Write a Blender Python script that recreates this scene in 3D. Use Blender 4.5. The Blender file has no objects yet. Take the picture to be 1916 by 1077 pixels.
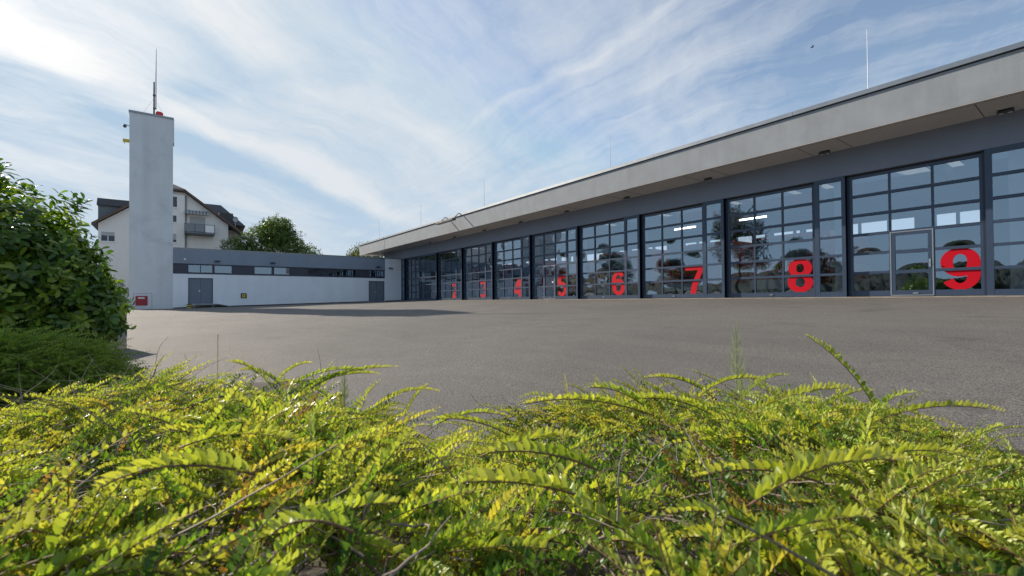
import bpy, math, random
import numpy as np
from mathutils import Matrix, Vector
R_ = math.radians
random.seed(7); RNG = np.random.default_rng(11)
SC = bpy.context.scene
COL = SC.collection

# ------------------------------------------------------------------ camera
# world frame: X runs along the front of the vehicle hall, Y goes into the hall, Z up (0 = hall floor)
cam_d = bpy.data.cameras.new('camera'); cam = bpy.data.objects.new('camera', cam_d); COL.objects.link(cam)
SC.camera = cam
CAM = Vector((0.0, -19.779, 0.0))
YAW, PITCH, ROLL = R_(53.114), R_(0.728), R_(-0.461)
cam.matrix_world = (Matrix.Translation(CAM) @ Matrix.Rotation(YAW, 4, 'Z')
                    @ Matrix.Rotation(math.pi / 2 + PITCH, 4, 'X') @ Matrix.Rotation(ROLL, 4, 'Z'))
cam_d.sensor_fit = 'HORIZONTAL'; cam_d.sensor_width = 36.0
cam_d.lens = 852.48 / 1916 * 36
cam_d.shift_y = 11.3 / 1916
cam_d.clip_start = 0.02; cam_d.clip_end = 6000
cam_d.dof.use_dof = True; cam_d.dof.focus_distance = 9.0; cam_d.dof.aperture_fstop = 9.0

def W(x, d, z=0.0):
    """a point given by metres right of, ahead of and above the photographer"""
    return Vector((0.60 * x - 0.80 * d, 0.80 * x + 0.60 * d - 19.779, z))

# ------------------------------------------------------------------ light
SUN = Vector((-1.0, -0.315, 0.51)).normalized()
EL = math.asin(SUN.z); ROT = math.atan2(SUN.x, SUN.y)
sun_d = bpy.data.lights.new('sun', 'SUN'); sun_d.energy = 4.0; sun_d.angle = R_(0.55)
sun_d.color = (1.0, 0.90, 0.76)
sun = bpy.data.objects.new('sun', sun_d); COL.objects.link(sun)
sun.rotation_euler = SUN.to_track_quat('Z', 'Y').to_euler()
SC.view_settings.view_transform = 'Standard'; SC.view_settings.look = 'None'
SC.view_settings.gamma = 1.0; SC.view_settings.exposure = 0.72
SC.cycles.use_denoising = True
SC.cycles.caustics_reflective = False; SC.cycles.caustics_refractive = False
SC.cycles.max_bounces = 8; SC.cycles.transparent_max_bounces = 12
SC.cycles.sample_clamp_indirect = 6.0

world = bpy.data.worlds.new('World'); SC.world = world; world.use_nodes = True

class NT:
    """small node-tree helper"""
    def __init__(s, tree): s.t = tree; s.n = tree.nodes; s.l = tree.links
    def node(s, typ, **kw):
        n = s.n.new(typ)
        ins = kw.pop('ins', {})
        for k, v in kw.items(): setattr(n, k, v)
        for k, v in ins.items():
            if isinstance(v, bpy.types.NodeSocket): s.l.new(v, n.inputs[k])
            else: n.inputs[k].default_value = v
        return n
    def math(s, op, a, b=None, c=None, clamp=False):
        n = s.node('ShaderNodeMath', operation=op, use_clamp=clamp)
        for i, v in enumerate((a, b, c)):
            if v is None: continue
            if isinstance(v, bpy.types.NodeSocket): s.l.new(v, n.inputs[i])
            else: n.inputs[i].default_value = v
        return n.outputs[0]
    def mix(s, f, a, b, mode='MIX'):
        n = s.node('ShaderNodeMix', data_type='RGBA', blend_type=mode)
        for i, v in ((0, f), (6, a), (7, b)):
            if isinstance(v, bpy.types.NodeSocket): s.l.new(v, n.inputs[i])
            elif isinstance(v, (int, float)): n.inputs[i].default_value = v
            else: n.inputs[i].default_value = (*v, 1) if len(v) == 3 else v
        return n.outputs[2]
    def ramp(s, f, p0, p1, interp='LINEAR', stops=None):
        n = s.node('ShaderNodeValToRGB'); s.l.new(f, n.inputs[0]); cr = n.color_ramp; cr.interpolation = interp
        if stops is None: stops = ((p0, (0, 0, 0, 1)), (p1, (1, 1, 1, 1)))
        while len(cr.elements) < len(stops): cr.elements.new(0.5)
        for e, (p, c) in zip(cr.elements, stops): e.position = p; e.color = c if len(c) == 4 else (*c, 1)
        return n.outputs[0]
    def noise(s, vec, scale, detail=4, rough=0.55, dist=0.0):
        n = s.node('ShaderNodeTexNoise', ins={'Scale': scale, 'Detail': detail, 'Roughness': rough, 'Distortion': dist})
        if vec is not None: s.l.new(vec, n.inputs['Vector'])
        return n.outputs[0]
    def mapping(s, vec, loc=(0, 0, 0), rot=(0, 0, 0), sc=(1, 1, 1)):
        n = s.node('ShaderNodeMapping', ins={'Location': loc, 'Rotation': rot, 'Scale': sc}); s.l.new(vec, n.inputs[0])
        return n.outputs[0]

def build_world():
    w = NT(world.node_tree); w.n.clear()
    tc = w.node('ShaderNodeTexCoord').outputs['Generated']
    sky = w.node('ShaderNodeTexSky', sky_type='NISHITA', sun_disc=False, sun_elevation=EL, sun_rotation=ROT,
                 altitude=150, air_density=1.25, dust_density=0.25, ozone_density=3.5).outputs[0]
    sep = w.node('ShaderNodeSeparateXYZ', ins={0: tc})
    x, y, z = sep.outputs
    zz = w.math('ADD', w.math('MAXIMUM', z, 0.0), 0.25)     # cloud sheet seen from below, flattened near the horizon
    px = w.math('DIVIDE', x, zz); py = w.math('DIVIDE', y, zz)
    p = w.node('ShaderNodeCombineXYZ', ins={0: px, 1: py}).outputs[0]
    wob = w.node('ShaderNodeTexNoise', noise_dimensions='3D', ins={'Vector': p, 'Scale': 1.6, 'Detail': 4.0, 'Roughness': 0.55}).outputs['Color']
    pw = w.node('ShaderNodeVectorMath', operation='MULTIPLY_ADD', ins={0: wob, 1: (0.34, 0.34, 0), 2: p}).outputs[0]
    pw = w.node('ShaderNodeVectorMath', operation='SUBTRACT', ins={0: pw, 1: (0.17, 0.17, 0)}).outputs[0]
    def streaks(ang, loc, lo, hi, sx, sy, det=8, rough=0.62, dist=0.4):
        m = w.node('ShaderNodeMapping', vector_type='TEXTURE', ins={'Vector': pw, 'Location': loc, 'Rotation': (0, 0, R_(ang)), 'Scale': (1 / sx, 1 / sy, 1)}).outputs[0]
        return w.noise(m, 1.0, det, rough, dist)
    n1 = streaks(116, (3, 1, 0), 0, 1, 1.0, 2.6, 8, 0.6)
    n2a = streaks(117, (1, 9, 0), 0, 1, 2.2, 9.0, 9, 0.68, 0.6)
    n2b = streaks(8, (7, 4, 0), 0, 1, 1.5, 9.0, 9, 0.68, 0.6)
    side = w.ramp(py, 0.45, 0.95)          # which way the cirrus is combed
    n2 = w.node('ShaderNodeMix', ins={0: side, 2: n2a, 3: n2b}).outputs[0]
    n4 = w.noise(p, 22.0, 6, 0.72, 0.8)
    tex = w.math('ADD', w.math('MULTIPLY', n1, 0.60), w.math('MULTIPLY', n2, 0.40))
    sd = w.node('ShaderNodeVectorMath', operation='DOT_PRODUCT', ins={0: tc, 1: tuple(SUN)}).outputs['Value']
    dens = w.math('ADD', tex, w.math('MULTIPLY', w.math('SUBTRACT', sd, 0.52), 0.15))
    def band(pts, wid, amp, soft=2.0):
        """a cloud street (amp > 0) or a clear lane (amp < 0) along a line of the cloud sheet"""
        tot = None
        for (a0, a1), (b0, b1) in zip(pts, pts[1:]):
            L = math.hypot(b0 - a0, b1 - a1); d = ((b0 - a0) / L, (b1 - a1) / L, 0); nn = (-d[1], d[0], 0)
            v = w.node('ShaderNodeVectorMath', operation='SUBTRACT', ins={0: pw, 1: (a0, a1, 0)}).outputs[0]
            t = w.node('ShaderNodeVectorMath', operation='DOT_PRODUCT', ins={0: v, 1: d}).outputs['Value']
            q = w.node('ShaderNodeVectorMath', operation='DOT_PRODUCT', ins={0: v, 1: nn}).outputs['Value']
            te = w.math('SUBTRACT', t, w.math('MINIMUM', w.math('MAXIMUM', t, 0.0), L))
            r = w.math('ADD', w.math('POWER', w.math('DIVIDE', q, wid), 2.0), w.math('POWER', w.math('DIVIDE', te, wid * 2.5), 2.0))
            g = w.math('EXPONENT', w.math('MULTIPLY', r, -1.0))
            tot = g if tot is None else w.math('MAXIMUM', tot, g)
        return w.math('MULTIPLY', tot, amp)
    for pts, wid, amp in (
            ([(-1.40, -.33), (-1.65, .01), (-1.81, .38), (-2.04, .80)], .085, .19),
            ([(-1.13, .01), (-1.24, .165), (-1.37, .375), (-1.456, .726)], .12, .15),
            ([(-2.12, -.48), (-2.17, -.25), (-2.58, -.04)], .10, .08),
            ([(-1.26, .78), (-.87, .88), (-.59, .90)], .022, .09),
            ([(-1.45, 1.21), (-.81, 1.20), (-.42, 1.15)], .05, .09),
            ([(-.69, 1.15), (-.37, 1.30), (-.11, 1.34)], .05, .07),
            ([(-1.48, .07), (-1.40, .17), (-1.43, .25)], .075, -.19),
            ([(-1.80, .03), (-1.93, .29), (-2.14, .66)], .075, -.19),
            ([(-1.35, 1.11), (-.60, 1.24)], .07, -.08)):
        dens = w.math('ADD', dens, band(pts, wid, amp))
    dens = w.math('ADD', dens, w.math('MULTIPLY', w.math('SUBTRACT', n4, 0.5), 0.09))
    # the half of the sky behind the photographer is clear
    dens = w.math('SUBTRACT', dens, w.math('MULTIPLY', w.math('MAXIMUM', w.math('MULTIPLY', y, -1.0), 0.0), 0.30))
    xp = w.math('MAXIMUM', x, 0.0)         # unseen half of the sky, bright cloud added there to lift shaded walls
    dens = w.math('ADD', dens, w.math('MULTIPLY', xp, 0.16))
    mask = w.ramp(dens, 0.35, 0.74, 'LINEAR')
    hor = w.math('POWER', w.math('SUBTRACT', 1.0, w.math('MAXIMUM', z, 0.0), clamp=True), 7.0)   # thin veil low down
    mask = w.math('MAXIMUM', w.math('MULTIPLY', mask, 0.90), w.math('MULTIPLY', w.math('MULTIPLY', hor, 0.72), w.math('SUBTRACT', 1.0, w.math('MULTIPLY', w.math('MAXIMUM', w.math('MULTIPLY', y, -1.0), 0.0), 0.75))))
    glow = w.math('POWER', w.math('MAXIMUM', sd, 0.0), 30.0)
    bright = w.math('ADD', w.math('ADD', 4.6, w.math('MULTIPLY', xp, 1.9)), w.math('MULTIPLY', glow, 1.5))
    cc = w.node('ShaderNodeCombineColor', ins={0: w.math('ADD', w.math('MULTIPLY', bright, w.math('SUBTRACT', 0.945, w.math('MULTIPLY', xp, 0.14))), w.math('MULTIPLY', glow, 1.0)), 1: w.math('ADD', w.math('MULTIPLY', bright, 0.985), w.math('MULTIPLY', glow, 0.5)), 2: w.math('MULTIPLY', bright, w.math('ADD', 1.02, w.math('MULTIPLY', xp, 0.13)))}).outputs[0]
    # keep the clear sky near the sun below the brightness of the veil
    hs = w.node('ShaderNodeHueSaturation', ins={'Saturation': 0.86, 'Value': 0.86, 'Color': sky}).outputs[0]
    hsv = w.node('ShaderNodeVectorMath', operation='MINIMUM', ins={0: hs, 1: (2.3, 3.2, 4.15)}).outputs[0]
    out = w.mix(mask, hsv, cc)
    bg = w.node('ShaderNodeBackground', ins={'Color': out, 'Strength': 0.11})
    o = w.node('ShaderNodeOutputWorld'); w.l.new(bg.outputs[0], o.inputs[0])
build_world()

# ------------------------------------------------------------------ materials
MATS = {}
def mat(name, base, rough=0.6, metal=0.0, var=0.0, vscale=3.0, bump=0.0, bscale=60.0, spec=0.5, streak=None, stain=None):
    """procedural surface: base colour with soft mottling, fine bump, optional vertical streaks and stains"""
    m = bpy.data.materials.new(name); m.use_nodes = True; t = NT(m.node_tree)
    b = t.n['Principled BSDF']; b.inputs['Roughness'].default_value = rough; b.inputs['Metallic'].default_value = metal
    b.inputs['Specular IOR Level'].default_value = spec
    tc = t.node('ShaderNodeTexCoord').outputs['Object']
    col = None
    nz = t.noise(tc, vscale, 6, 0.6)
    f = t.ramp(nz, 0.3, 0.7)
    col = t.mix(f, [c * (1 - var) for c in base], [min(1, c * (1 + var)) for c in base])
    if streak:
        s = t.noise(t.mapping(tc, sc=(streak[1], streak[1], streak[1] * 0.06)), 1.0, 5, 0.6)
        col = t.mix(t.math('MULTIPLY', t.ramp(s, 0.48, 0.75), streak[0]), col, [c * 0.55 for c in base])
    if stain:
        s = t.noise(tc, stain[1], 7, 0.62, 0.4)
        col = t.mix(t.math('MULTIPLY', t.ramp(s, 0.52, 0.72), stain[0]), col, [c * 0.5 for c in base])
    t.l.new(col, b.inputs['Base Color'])
    if bump:
        bn = t.noise(tc, bscale, 5, 0.6)
        bp = t.node('ShaderNodeBump', ins={'Strength': bump, 'Distance': 0.02, 'Height': bn})
        t.l.new(bp.outputs[0], b.inputs['Normal'])
    rv = t.math('ADD', rough - 0.06, t.math('MULTIPLY', nz, 0.12), clamp=True)
    t.l.new(rv, b.inputs['Roughness'])
    MATS[name] = m
    return m
M = MATS
mat('fascia_concrete', (0.330, 0.347, 0.362), 0.85, var=0.10, vscale=1.2, bump=0.25, bscale=45, streak=(0.20, 2.2), spec=0.3)
mat('soffit_plaster', (0.62, 0.60, 0.58), 0.9, var=0.06, spec=0.2, vscale=0.8)
mat('joint_dark', (0.03, 0.03, 0.033), 0.8)
mat('coping_metal', (0.28, 0.30, 0.32), 0.45, metal=0.6, var=0.08)
mat('grey_cladding', (0.225, 0.26, 0.33), 0.55, var=0.05, vscale=0.7, bump=0.05)
mat('annex_band', (0.22, 0.265, 0.33), 0.5, var=0.06, vscale=0.6, bump=0.04, streak=(0.15, 1.2))
mat('frame_anthracite', (0.045, 0.070, 0.118), 0.38, var=0.06)
mat('frame_dark', (0.026, 0.034, 0.058), 0.45, var=0.06)
mat('wicket_metal', (0.45, 0.46, 0.47), 0.35, metal=0.7)
mat('steel_bright', (0.65, 0.66, 0.67), 0.28, metal=0.9)
mat('galvanised', (0.42, 0.44, 0.46), 0.45, metal=0.7, var=0.15, vscale=12)
mat('number_red', (0.62, 0.003, 0.016), 0.5, spec=0.2)
mat('white_render', (0.84, 0.87, 0.90), 0.9, var=0.035, vscale=0.9, bump=0.15, bscale=70, streak=(0.16, 1.1), stain=(0.12, 0.35), spec=0.2)
mat('tower_render', (0.68, 0.70, 0.715), 0.9, var=0.05, vscale=0.7, bump=0.15, bscale=70, streak=(0.30, 0.9), stain=(0.42, 0.55), spec=0.2)
mat('house_render', (0.78, 0.75, 0.72), 0.9, var=0.03, bump=0.1, streak=(0.1, 0.8), spec=0.2)
mat('door_grey', (0.155, 0.185, 0.23), 0.5, var=0.04)
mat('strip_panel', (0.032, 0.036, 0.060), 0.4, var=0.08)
mat('hatch_red', (0.34, 0.02, 0.03), 0.5, var=0.08)
mat('label_white', (0.78, 0.78, 0.76), 0.5)
mat('sign_yellow', (0.70, 0.48, 0.03), 0.5)
mat('black', (0.015, 0.015, 0.017), 0.5)
mat('rubber', (0.02, 0.02, 0.02), 0.85, var=0.2)
mat('beacon_red', (0.70, 0.03, 0.02), 0.4)
mat('roof_tile_dark', (0.060, 0.058, 0.066), 0.7, var=0.25, vscale=2.0, bump=0.5, bscale=6)
mat('barge_brown', (0.12, 0.075, 0.055), 0.7, var=0.1)
mat('dormer_green', (0.13, 0.155, 0.165), 0.6, var=0.08)
mat('shutter', (0.40, 0.41, 0.42), 0.6, var=0.03)
mat('window_dark', (0.025, 0.035, 0.055), 0.12)
mat('balcony_metal', (0.06, 0.07, 0.08), 0.5)
mat('balcony_panel', (0.20, 0.22, 0.245), 0.6)
mat('bark', (0.085, 0.062, 0.045), 0.9, var=0.3, vscale=8, bump=0.5, bscale=30)
mat('twig', (0.25, 0.20, 0.165), 0.85, var=0.35, vscale=30)
mat('stem_red', (0.17, 0.085, 0.045), 0.7, var=0.2, vscale=20)
mat('cabinet_beige', (0.50, 0.42, 0.32), 0.6, var=0.04)
mat('pipe_blue', (0.30, 0.36, 0.45), 0.4, metal=0.3, var=0.1)
mat('kerb_stone', (0.30, 0.28, 0.255), 0.9, var=0.15, vscale=5, bump=0.2)
mat('paving', (0.33, 0.30, 0.26), 0.9, var=0.12, vscale=2, bump=0.2)
mat('threshold_concrete', (0.36, 0.31, 0.25), 0.9, var=0.18, vscale=2.5, bump=0.2, stain=(0.4, 1.2))
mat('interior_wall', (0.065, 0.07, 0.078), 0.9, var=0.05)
mat('interior_floor', (0.28, 0.28, 0.27), 0.35, var=0.1)
mat('column_concrete', (0.80, 0.80, 0.78), 0.85, var=0.08, vscale=2, streak=(0.2, 3))
mat('engine_red', (0.70, 0.024, 0.02), 0.25, var=0.02)
mat('engine_white', (0.75, 0.75, 0.74), 0.35)
mat('engine_yellow', (0.72, 0.68, 0.05), 0.45)
mat('blue_lens', (0.03, 0.09, 0.55), 0.2)
mat('lamp_glass', (0.70, 0.70, 0.68), 0.15)
mat('soil', (0.055, 0.042, 0.030), 0.95, var=0.4, vscale=9, bump=0.6, bscale=40)
mat('hill_green', (0.014, 0.024, 0.014), 0.95, var=0.35, vscale=0.03, bump=0.3, bscale=0.3)
mat('dry_grass', (0.48, 0.42, 0.20), 0.8, var=0.2)
mat('horsetail_green', (0.30, 0.36, 0.10), 0.7, var=0.2, vscale=40)
mat('bird_feather', (0.04, 0.04, 0.045), 0.8, var=0.2)
mat('stripe_yellow', (0.65, 0.50, 0.04), 0.6)
mat('car_silver', (0.55, 0.56, 0.58), 0.25, metal=0.3)
mat('car_white', (0.78, 0.78, 0.78), 0.25)

def glass_mat(name, refl, tint, ior=1.6):
    m = bpy.data.materials.new(name); m.use_nodes = True; t = NT(m.node_tree); t.n.clear()
    fr = t.node('ShaderNodeFresnel', ins={'IOR': ior}).outputs[0]
    fac = t.math('ADD', refl, t.math('MULTIPLY', fr, 1.0 - refl), clamp=True)
    gl = t.node('ShaderNodeBsdfGlossy', ins={'Roughness': 0.012, 'Color': (0.74, 0.88, 1.0, 1)})
    tr = t.node('ShaderNodeBsdfTransparent', ins={'Color': (*tint, 1)})
    mx = t.node('ShaderNodeMixShader', ins={0: fac, 1: tr.outputs[0], 2: gl.outputs[0]})
    o = t.node('ShaderNodeOutputMaterial'); t.l.new(mx.outputs[0], o.inputs[0])
    MATS[name] = m
glass_mat('door_glass', 0.30, (0.90, 0.94, 0.97))
glass_mat('strip_glass', 0.17, (0.35, 0.4, 0.42))

def asphalt_mat():
    m = bpy.data.materials.new('asphalt'); m.use_nodes = True; t = NT(m.node_tree); b = t.n['Principled BSDF']
    tc = t.node('ShaderNodeTexCoord').outputs['Object']
    big = t.noise(tc, 0.16, 5, 0.6, 0.6); mid = t.noise(tc, 1.3, 6, 0.65)
    lanes = t.noise(t.mapping(tc, sc=(0.10, 0.9, 1)), 1.0, 4, 0.6)
    grain = t.noise(tc, 60.0, 4, 0.8)
    vo = t.node('ShaderNodeTexVoronoi', ins={'Scale': 120.0, 'Vector': tc})
    col = t.mix(t.ramp(big, 0.32, 0.68), (0.142, 0.132, 0.121), (0.180, 0.166, 0.150))
    col = t.mix(t.math('MULTIPLY', t.ramp(mid, 0.45, 0.75), 0.35), col, (0.088, 0.083, 0.078))
    col = t.mix(t.math('MULTIPLY', t.ramp(lanes, 0.5, 0.64), 0.5), col, (0.18, 0.165, 0.148))
    col = t.mix(t.ramp(grain, 0.40, 0.60), t.mix(1.0, col, (0.40, 0.40, 0.40), 'MULTIPLY'), t.mix(1.0, col, (1.6, 1.58, 1.55), 'MULTIPLY'))
    st = t.noise(tc, 0.55, 3, 0.5, 1.2)
    col = t.mix(t.math('MULTIPLY', t.ramp(st, 0.64, 0.72), 0.35), col, (0.060, 0.058, 0.056))
    pit = t.noise(tc, 17.0, 4, 0.75)
    col = t.mix(t.math('MULTIPLY', t.ramp(pit, 0.60, 0.72), 0.40), col, (0.055, 0.053, 0.051))
    t.l.new(col, b.inputs['Base Color'])
    b.inputs['Roughness'].default_value = 0.82; b.inputs['Specular IOR Level'].default_value = 0.35
    h = t.math('ADD', t.math('MULTIPLY', grain, 0.5), t.math('MULTIPLY', vo.outputs['Distance'], 0.6))
    h = t.math('ADD', h, t.math('MULTIPLY', mid, 1.2))
    bp = t.node('ShaderNodeBump', ins={'Strength': 0.8, 'Distance': 0.014, 'Height': h}); t.l.new(bp.outputs[0], b.inputs['Normal'])
    MATS['asphalt'] = m
asphalt_mat()

def leaf_mat(name, trans=0.45, gloss=0.35, spec_rough=0.32, tcol=(1.25, 1.15, 0.55)):
    """leaf blade: its own hue comes from the per-leaf colour attribute"""
    m = bpy.data.materials.new(name); m.use_nodes = True; t = NT(m.node_tree); t.n.clear()
    c = t.node('ShaderNodeAttribute', attribute_name='hue').outputs['Color']
    d = t.node('ShaderNodeBsdfPrincipled', ins={'Base Color': c, 'Roughness': spec_rough, 'Specular IOR Level': gloss})
    tr = t.node('ShaderNodeBsdfTranslucent', ins={'Color': t.mix(1.0, c, tcol, 'MULTIPLY')})
    mx = t.node('ShaderNodeMixShader', ins={0: trans, 1: d.outputs[0], 2: tr.outputs[0]})
    o = t.node('ShaderNodeOutputMaterial'); t.l.new(mx.outputs[0], o.inputs[0])
    MATS[name] = m
leaf_mat('honeysuckle_leaf', 0.42, 0.36, 0.36, (1.35, 1.22, 0.45))
leaf_mat('laurel_leaf', 0.42, 0.5, 0.30, (1.2, 1.3, 0.4))
leaf_mat('tree_leaf', 0.35, 0.25, 0.45, (1.2, 1.2, 0.5))

# ------------------------------------------------------------------ object helpers
def tag(o, label=None, cat=None, group=None, kind=None):
    if label: o['label'] = label
    if cat: o['category'] = cat
    if group: o['group'] = group
    if kind: o['kind'] = kind
    return o
def thing(name, label, cat, loc=(0, 0, 0), group=None, rz=0.0):
    o = bpy.data.objects.new(name, None); COL.objects.link(o); o.location = loc; o.rotation_euler = (0, 0, rz)
    o.empty_display_size = 0.3
    return tag(o, label, cat, group)
class MB:
    def __init__(s): s.v = []; s.f = []; s.mi = []; s.ms = []
    def m(s, name):
        if name not in s.ms: s.ms.append(name)
        return s.ms.index(name)
    def poly(s, pts, mt):
        b = len(s.v); s.v += [tuple(p) for p in pts]; s.f.append(tuple(range(b, b + len(pts)))); s.mi.append(s.m(mt))
    def box(s, x0, x1, y0, y1, z0, z1, mt, skip=''):
        b = len(s.v); k = s.m(mt)
        s.v += [(x, y, z) for z in (z0, z1) for x, y in ((x0, y0), (x1, y0), (x1, y1), (x0, y1))]
        F = {'b': (3, 2, 1, 0), 't': (4, 5, 6, 7), 'f': (0, 1, 5, 4), 'r': (1, 2, 6, 5), 'k': (2, 3, 7, 6), 'l': (3, 0, 4, 7)}
        for n, q in F.items():
            if n in skip: continue
            s.f.append(tuple(b + i for i in q)); s.mi.append(k)
    def prism(s, pts, axis, a0, a1, mt, caps=True):
        """outline pts (2D) extruded along axis 'x','y' or 'z' from a0 to a1"""
        k = s.m(mt); b = len(s.v); n = len(pts)
        def P(p, a):
            return {'x': (a, p[0], p[1]), 'y': (p[0], a, p[1]), 'z': (p[0], p[1], a)}[axis]
        s.v += [P(p, a0) for p in pts] + [P(p, a1) for p in pts]
        for i in range(n):
            j = (i + 1) % n; s.f.append((b + i, b + j, b + n + j, b + n + i)); s.mi.append(k)
        if caps:
            s.f.append(tuple(b + i for i in reversed(range(n)))); s.f.append(tuple(b + n + i for i in range(n))); s.mi += [k, k]
    def tube(s, pts, r, mt, n=8, cap=True):
        k = s.m(mt); rings = []
        pts = [Vector(p) for p in pts]; rs = r if isinstance(r, (list, tuple)) else [r] * len(pts)
        for i, p in enumerate(pts):
            t = (pts[min(i + 1, len(pts) - 1)] - pts[max(i - 1, 0)]).normalized()
            a = Vector((0, 0, 1)) if abs(t.z) < 0.9 else Vector((1, 0, 0))
            e1 = t.cross(a).normalized(); e2 = t.cross(e1)
            b = len(s.v); rings.append(b)
            for j in range(n):
                w = 2 * math.pi * j / n; s.v.append(tuple(p + (e1 * math.cos(w) + e2 * math.sin(w)) * rs[i]))
        for a, b in zip(rings, rings[1:]):
            for j in range(n):
                j2 = (j + 1) % n; s.f.append((a + j, a + j2, b + j2, b + j)); s.mi.append(k)
        if cap:
            s.f.append(tuple(rings[0] + j for j in reversed(range(n)))); s.f.append(tuple(rings[-1] + j for j in range(n))); s.mi += [k, k]
    def build(s, name, parent=None, loc=None, smooth=False, bevel=0.0):
        me = bpy.data.meshes.new(name); me.from_pydata(s.v, [], s.f)
        for n in s.ms: me.materials.append(MATS[n])
        me.polygons.foreach_set('material_index', s.mi)
        if smooth: me.polygons.foreach_set('use_smooth', [True] * len(s.f))
        me.update(); me.validate()
        o = bpy.data.objects.new(name, me); COL.objects.link(o)
        if parent: o.parent = parent
        if loc is not None: o.location = loc
        if bevel:
            b = o.modifiers.new('bevel', 'BEVEL'); b.width = bevel; b.segments = 2; b.limit_method = 'ANGLE'
        return o
def box_obj(name, x0, x1, y0, y1, z0, z1, mt, parent=None, bevel=0.0):
    b = MB(); b.box(x0, x1, y0, y1, z0, z1, mt); return b.build(name, parent, bevel=bevel)
def np_mesh(name, V, faces_list, mats, mat_idx=None, hue=None, parent=None, smooth=False):
    """mesh from numpy arrays: faces_list = list of (n,k) index arrays"""
    me = bpy.data.meshes.new(name)
    nl = sum(f.size for f in faces_list); nf = sum(len(f) for f in faces_list)
    me.vertices.add(len(V)); me.vertices.foreach_set('co', V.astype(np.float32).ravel())
    me.loops.add(nl); me.polygons.add(nf)
    me.loops.foreach_set('vertex_index', np.concatenate([f.ravel() for f in faces_list]).astype(np.int32))
    tot = np.concatenate([np.full(len(f), f.shape[1]) for f in faces_list]).astype(np.int32)
    st = np.concatenate([[0], np.cumsum(tot)[:-1]]).astype(np.int32)
    me.polygons.foreach_set('loop_start', st); me.polygons.foreach_set('loop_total', tot)
    for n in mats: me.materials.append(MATS[n])
    if mat_idx is not None: me.polygons.foreach_set('material_index', np.concatenate(mat_idx).astype(np.int32))
    if smooth: me.polygons.foreach_set('use_smooth', np.ones(nf, bool))
    if hue is not None:
        at = me.attributes.new('hue', 'FLOAT_COLOR', 'POINT')
        at.data.foreach_set('color', np.concatenate([hue, np.ones((len(hue), 1))], 1).astype(np.float32).ravel())
    me.update(calc_edges=True)
    o = bpy.data.objects.new(name, me); COL.objects.link(o)
    if parent: o.parent = parent
    return o
def copy_tree(o, parent=None):
    c = o.copy(); COL.objects.link(c)
    if parent: c.parent = parent
    for ch in list(o.children): copy_tree(ch, c)
    return c
def text_mesh(name, s, height, width, bold, mt, depth=0.004):
    """lettering scaled to a given width and height, standing in the XZ plane facing -Y, lower left corner at 0"""
    cu = bpy.data.curves.new(name, 'FONT'); cu.body = s; cu.size = 1.0; cu.offset = bold; cu.extrude = depth; cu.resolution_u = 6
    ob = bpy.data.objects.new(name, cu); COL.objects.link(ob)
    dg = bpy.context.evaluated_depsgraph_get(); me = bpy.data.meshes.new_from_object(ob.evaluated_get(dg))
    bpy.data.objects.remove(ob)
    co = np.zeros(len(me.vertices) * 3); me.vertices.foreach_get('co', co); co = co.reshape(-1, 3)
    mn, mx = co.min(0), co.max(0)
    o = np.zeros_like(co)
    o[:, 0] = (co[:, 0] - mn[0]) / (mx[0] - mn[0]) * width
    o[:, 2] = (co[:, 1] - mn[1]) / (mx[1] - mn[1]) * height
    o[:, 1] = -co[:, 2]
    me.vertices.foreach_set('co', o.ravel().astype(np.float32)); me.materials.clear(); me.materials.append(MATS[mt]); me.update()
    return me
def mesh_obj(name, me, parent=None, loc=(0, 0, 0), rz=0.0):
    o = bpy.data.objects.new(name, me); COL.objects.link(o); o.location = loc; o.rotation_euler = (0, 0, rz)
    if parent: o.parent = parent
    return o

# ------------------------------------------------------------------ ground
def gz(u, v):
    """yard level at u along the hall and v metres out from its front"""
    u = np.asarray(u, float); v = np.asarray(v, float)
    k = np.clip((u + 46) / 46, 0, 1.1); k = k * k * (3 - 2 * np.clip(k, 0, 1))
    vv = np.clip(v, 0, None); vv = np.where(vv > 19, 19 + 6 * (1 - np.exp(-(vv - 19) / 6)), vv)
    fade = np.clip((u + 120) / 70, 0, 1)
    return -vv * (0.0245 + 0.030 * k) * (0.4 + 0.6 * fade) - 0.012
def gzw(p): return float(gz(p[0], -p[1]))
def grid_sheet(name, us, ys, zf, mt):
    U, Y = np.meshgrid(us, ys, indexing='ij'); Z = zf(U, Y)
    V = np.stack([U, Y, Z], -1).reshape(-1, 3); a, b = U.shape
    i = (np.arange(a - 1)[:, None] * b + np.arange(b - 1)[None]).ravel()
    F = np.stack([i, i + b, i + b + 1, i + 1], 1)
    return np_mesh(name, V, [F], [mt], smooth=True)
us = np.concatenate([[-3000, -1200, -500, -250, -160], np.arange(-130, -30, 1.0), np.arange(-30, 12, 0.4), np.arange(12, 40, 1.0), [45, 60, 90, 160, 400, 1200, 3000]])
ys = np.concatenate([[-3000, -1200, -500, -250, -120, -80], np.arange(-60, -24, 1.0), np.arange(-24, 1.0, 0.4), [2, 20, 60, 160, 500, 1500, 3000]])
def yard(U, Y):
    z = gz(U, -Y)
    und = 0.022 * np.sin(U * 0.75 + 0.8 * np.sin(Y * 0.4)) * np.sin(Y * 0.9 + 1.0) * np.clip(-Y / 6, 0, 1)
    return z + und * (np.abs(U) < 60) - np.where(Y > 0.5, 0.25, 0)
tag(grid_sheet('ground', us, ys, yard, 'asphalt'), kind='structure')
b = MB()
for i in range(62):
    x0 = -45.2 + i * 0.8; x1 = x0 + 0.792
    b.box(x0, x1, -0.30, -0.004, -0.3, 0.012 + 0.003 * math.sin(i * 2.3), 'threshold_concrete')
tag(b.build('path_strip'), kind='structure')
b = MB()
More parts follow.
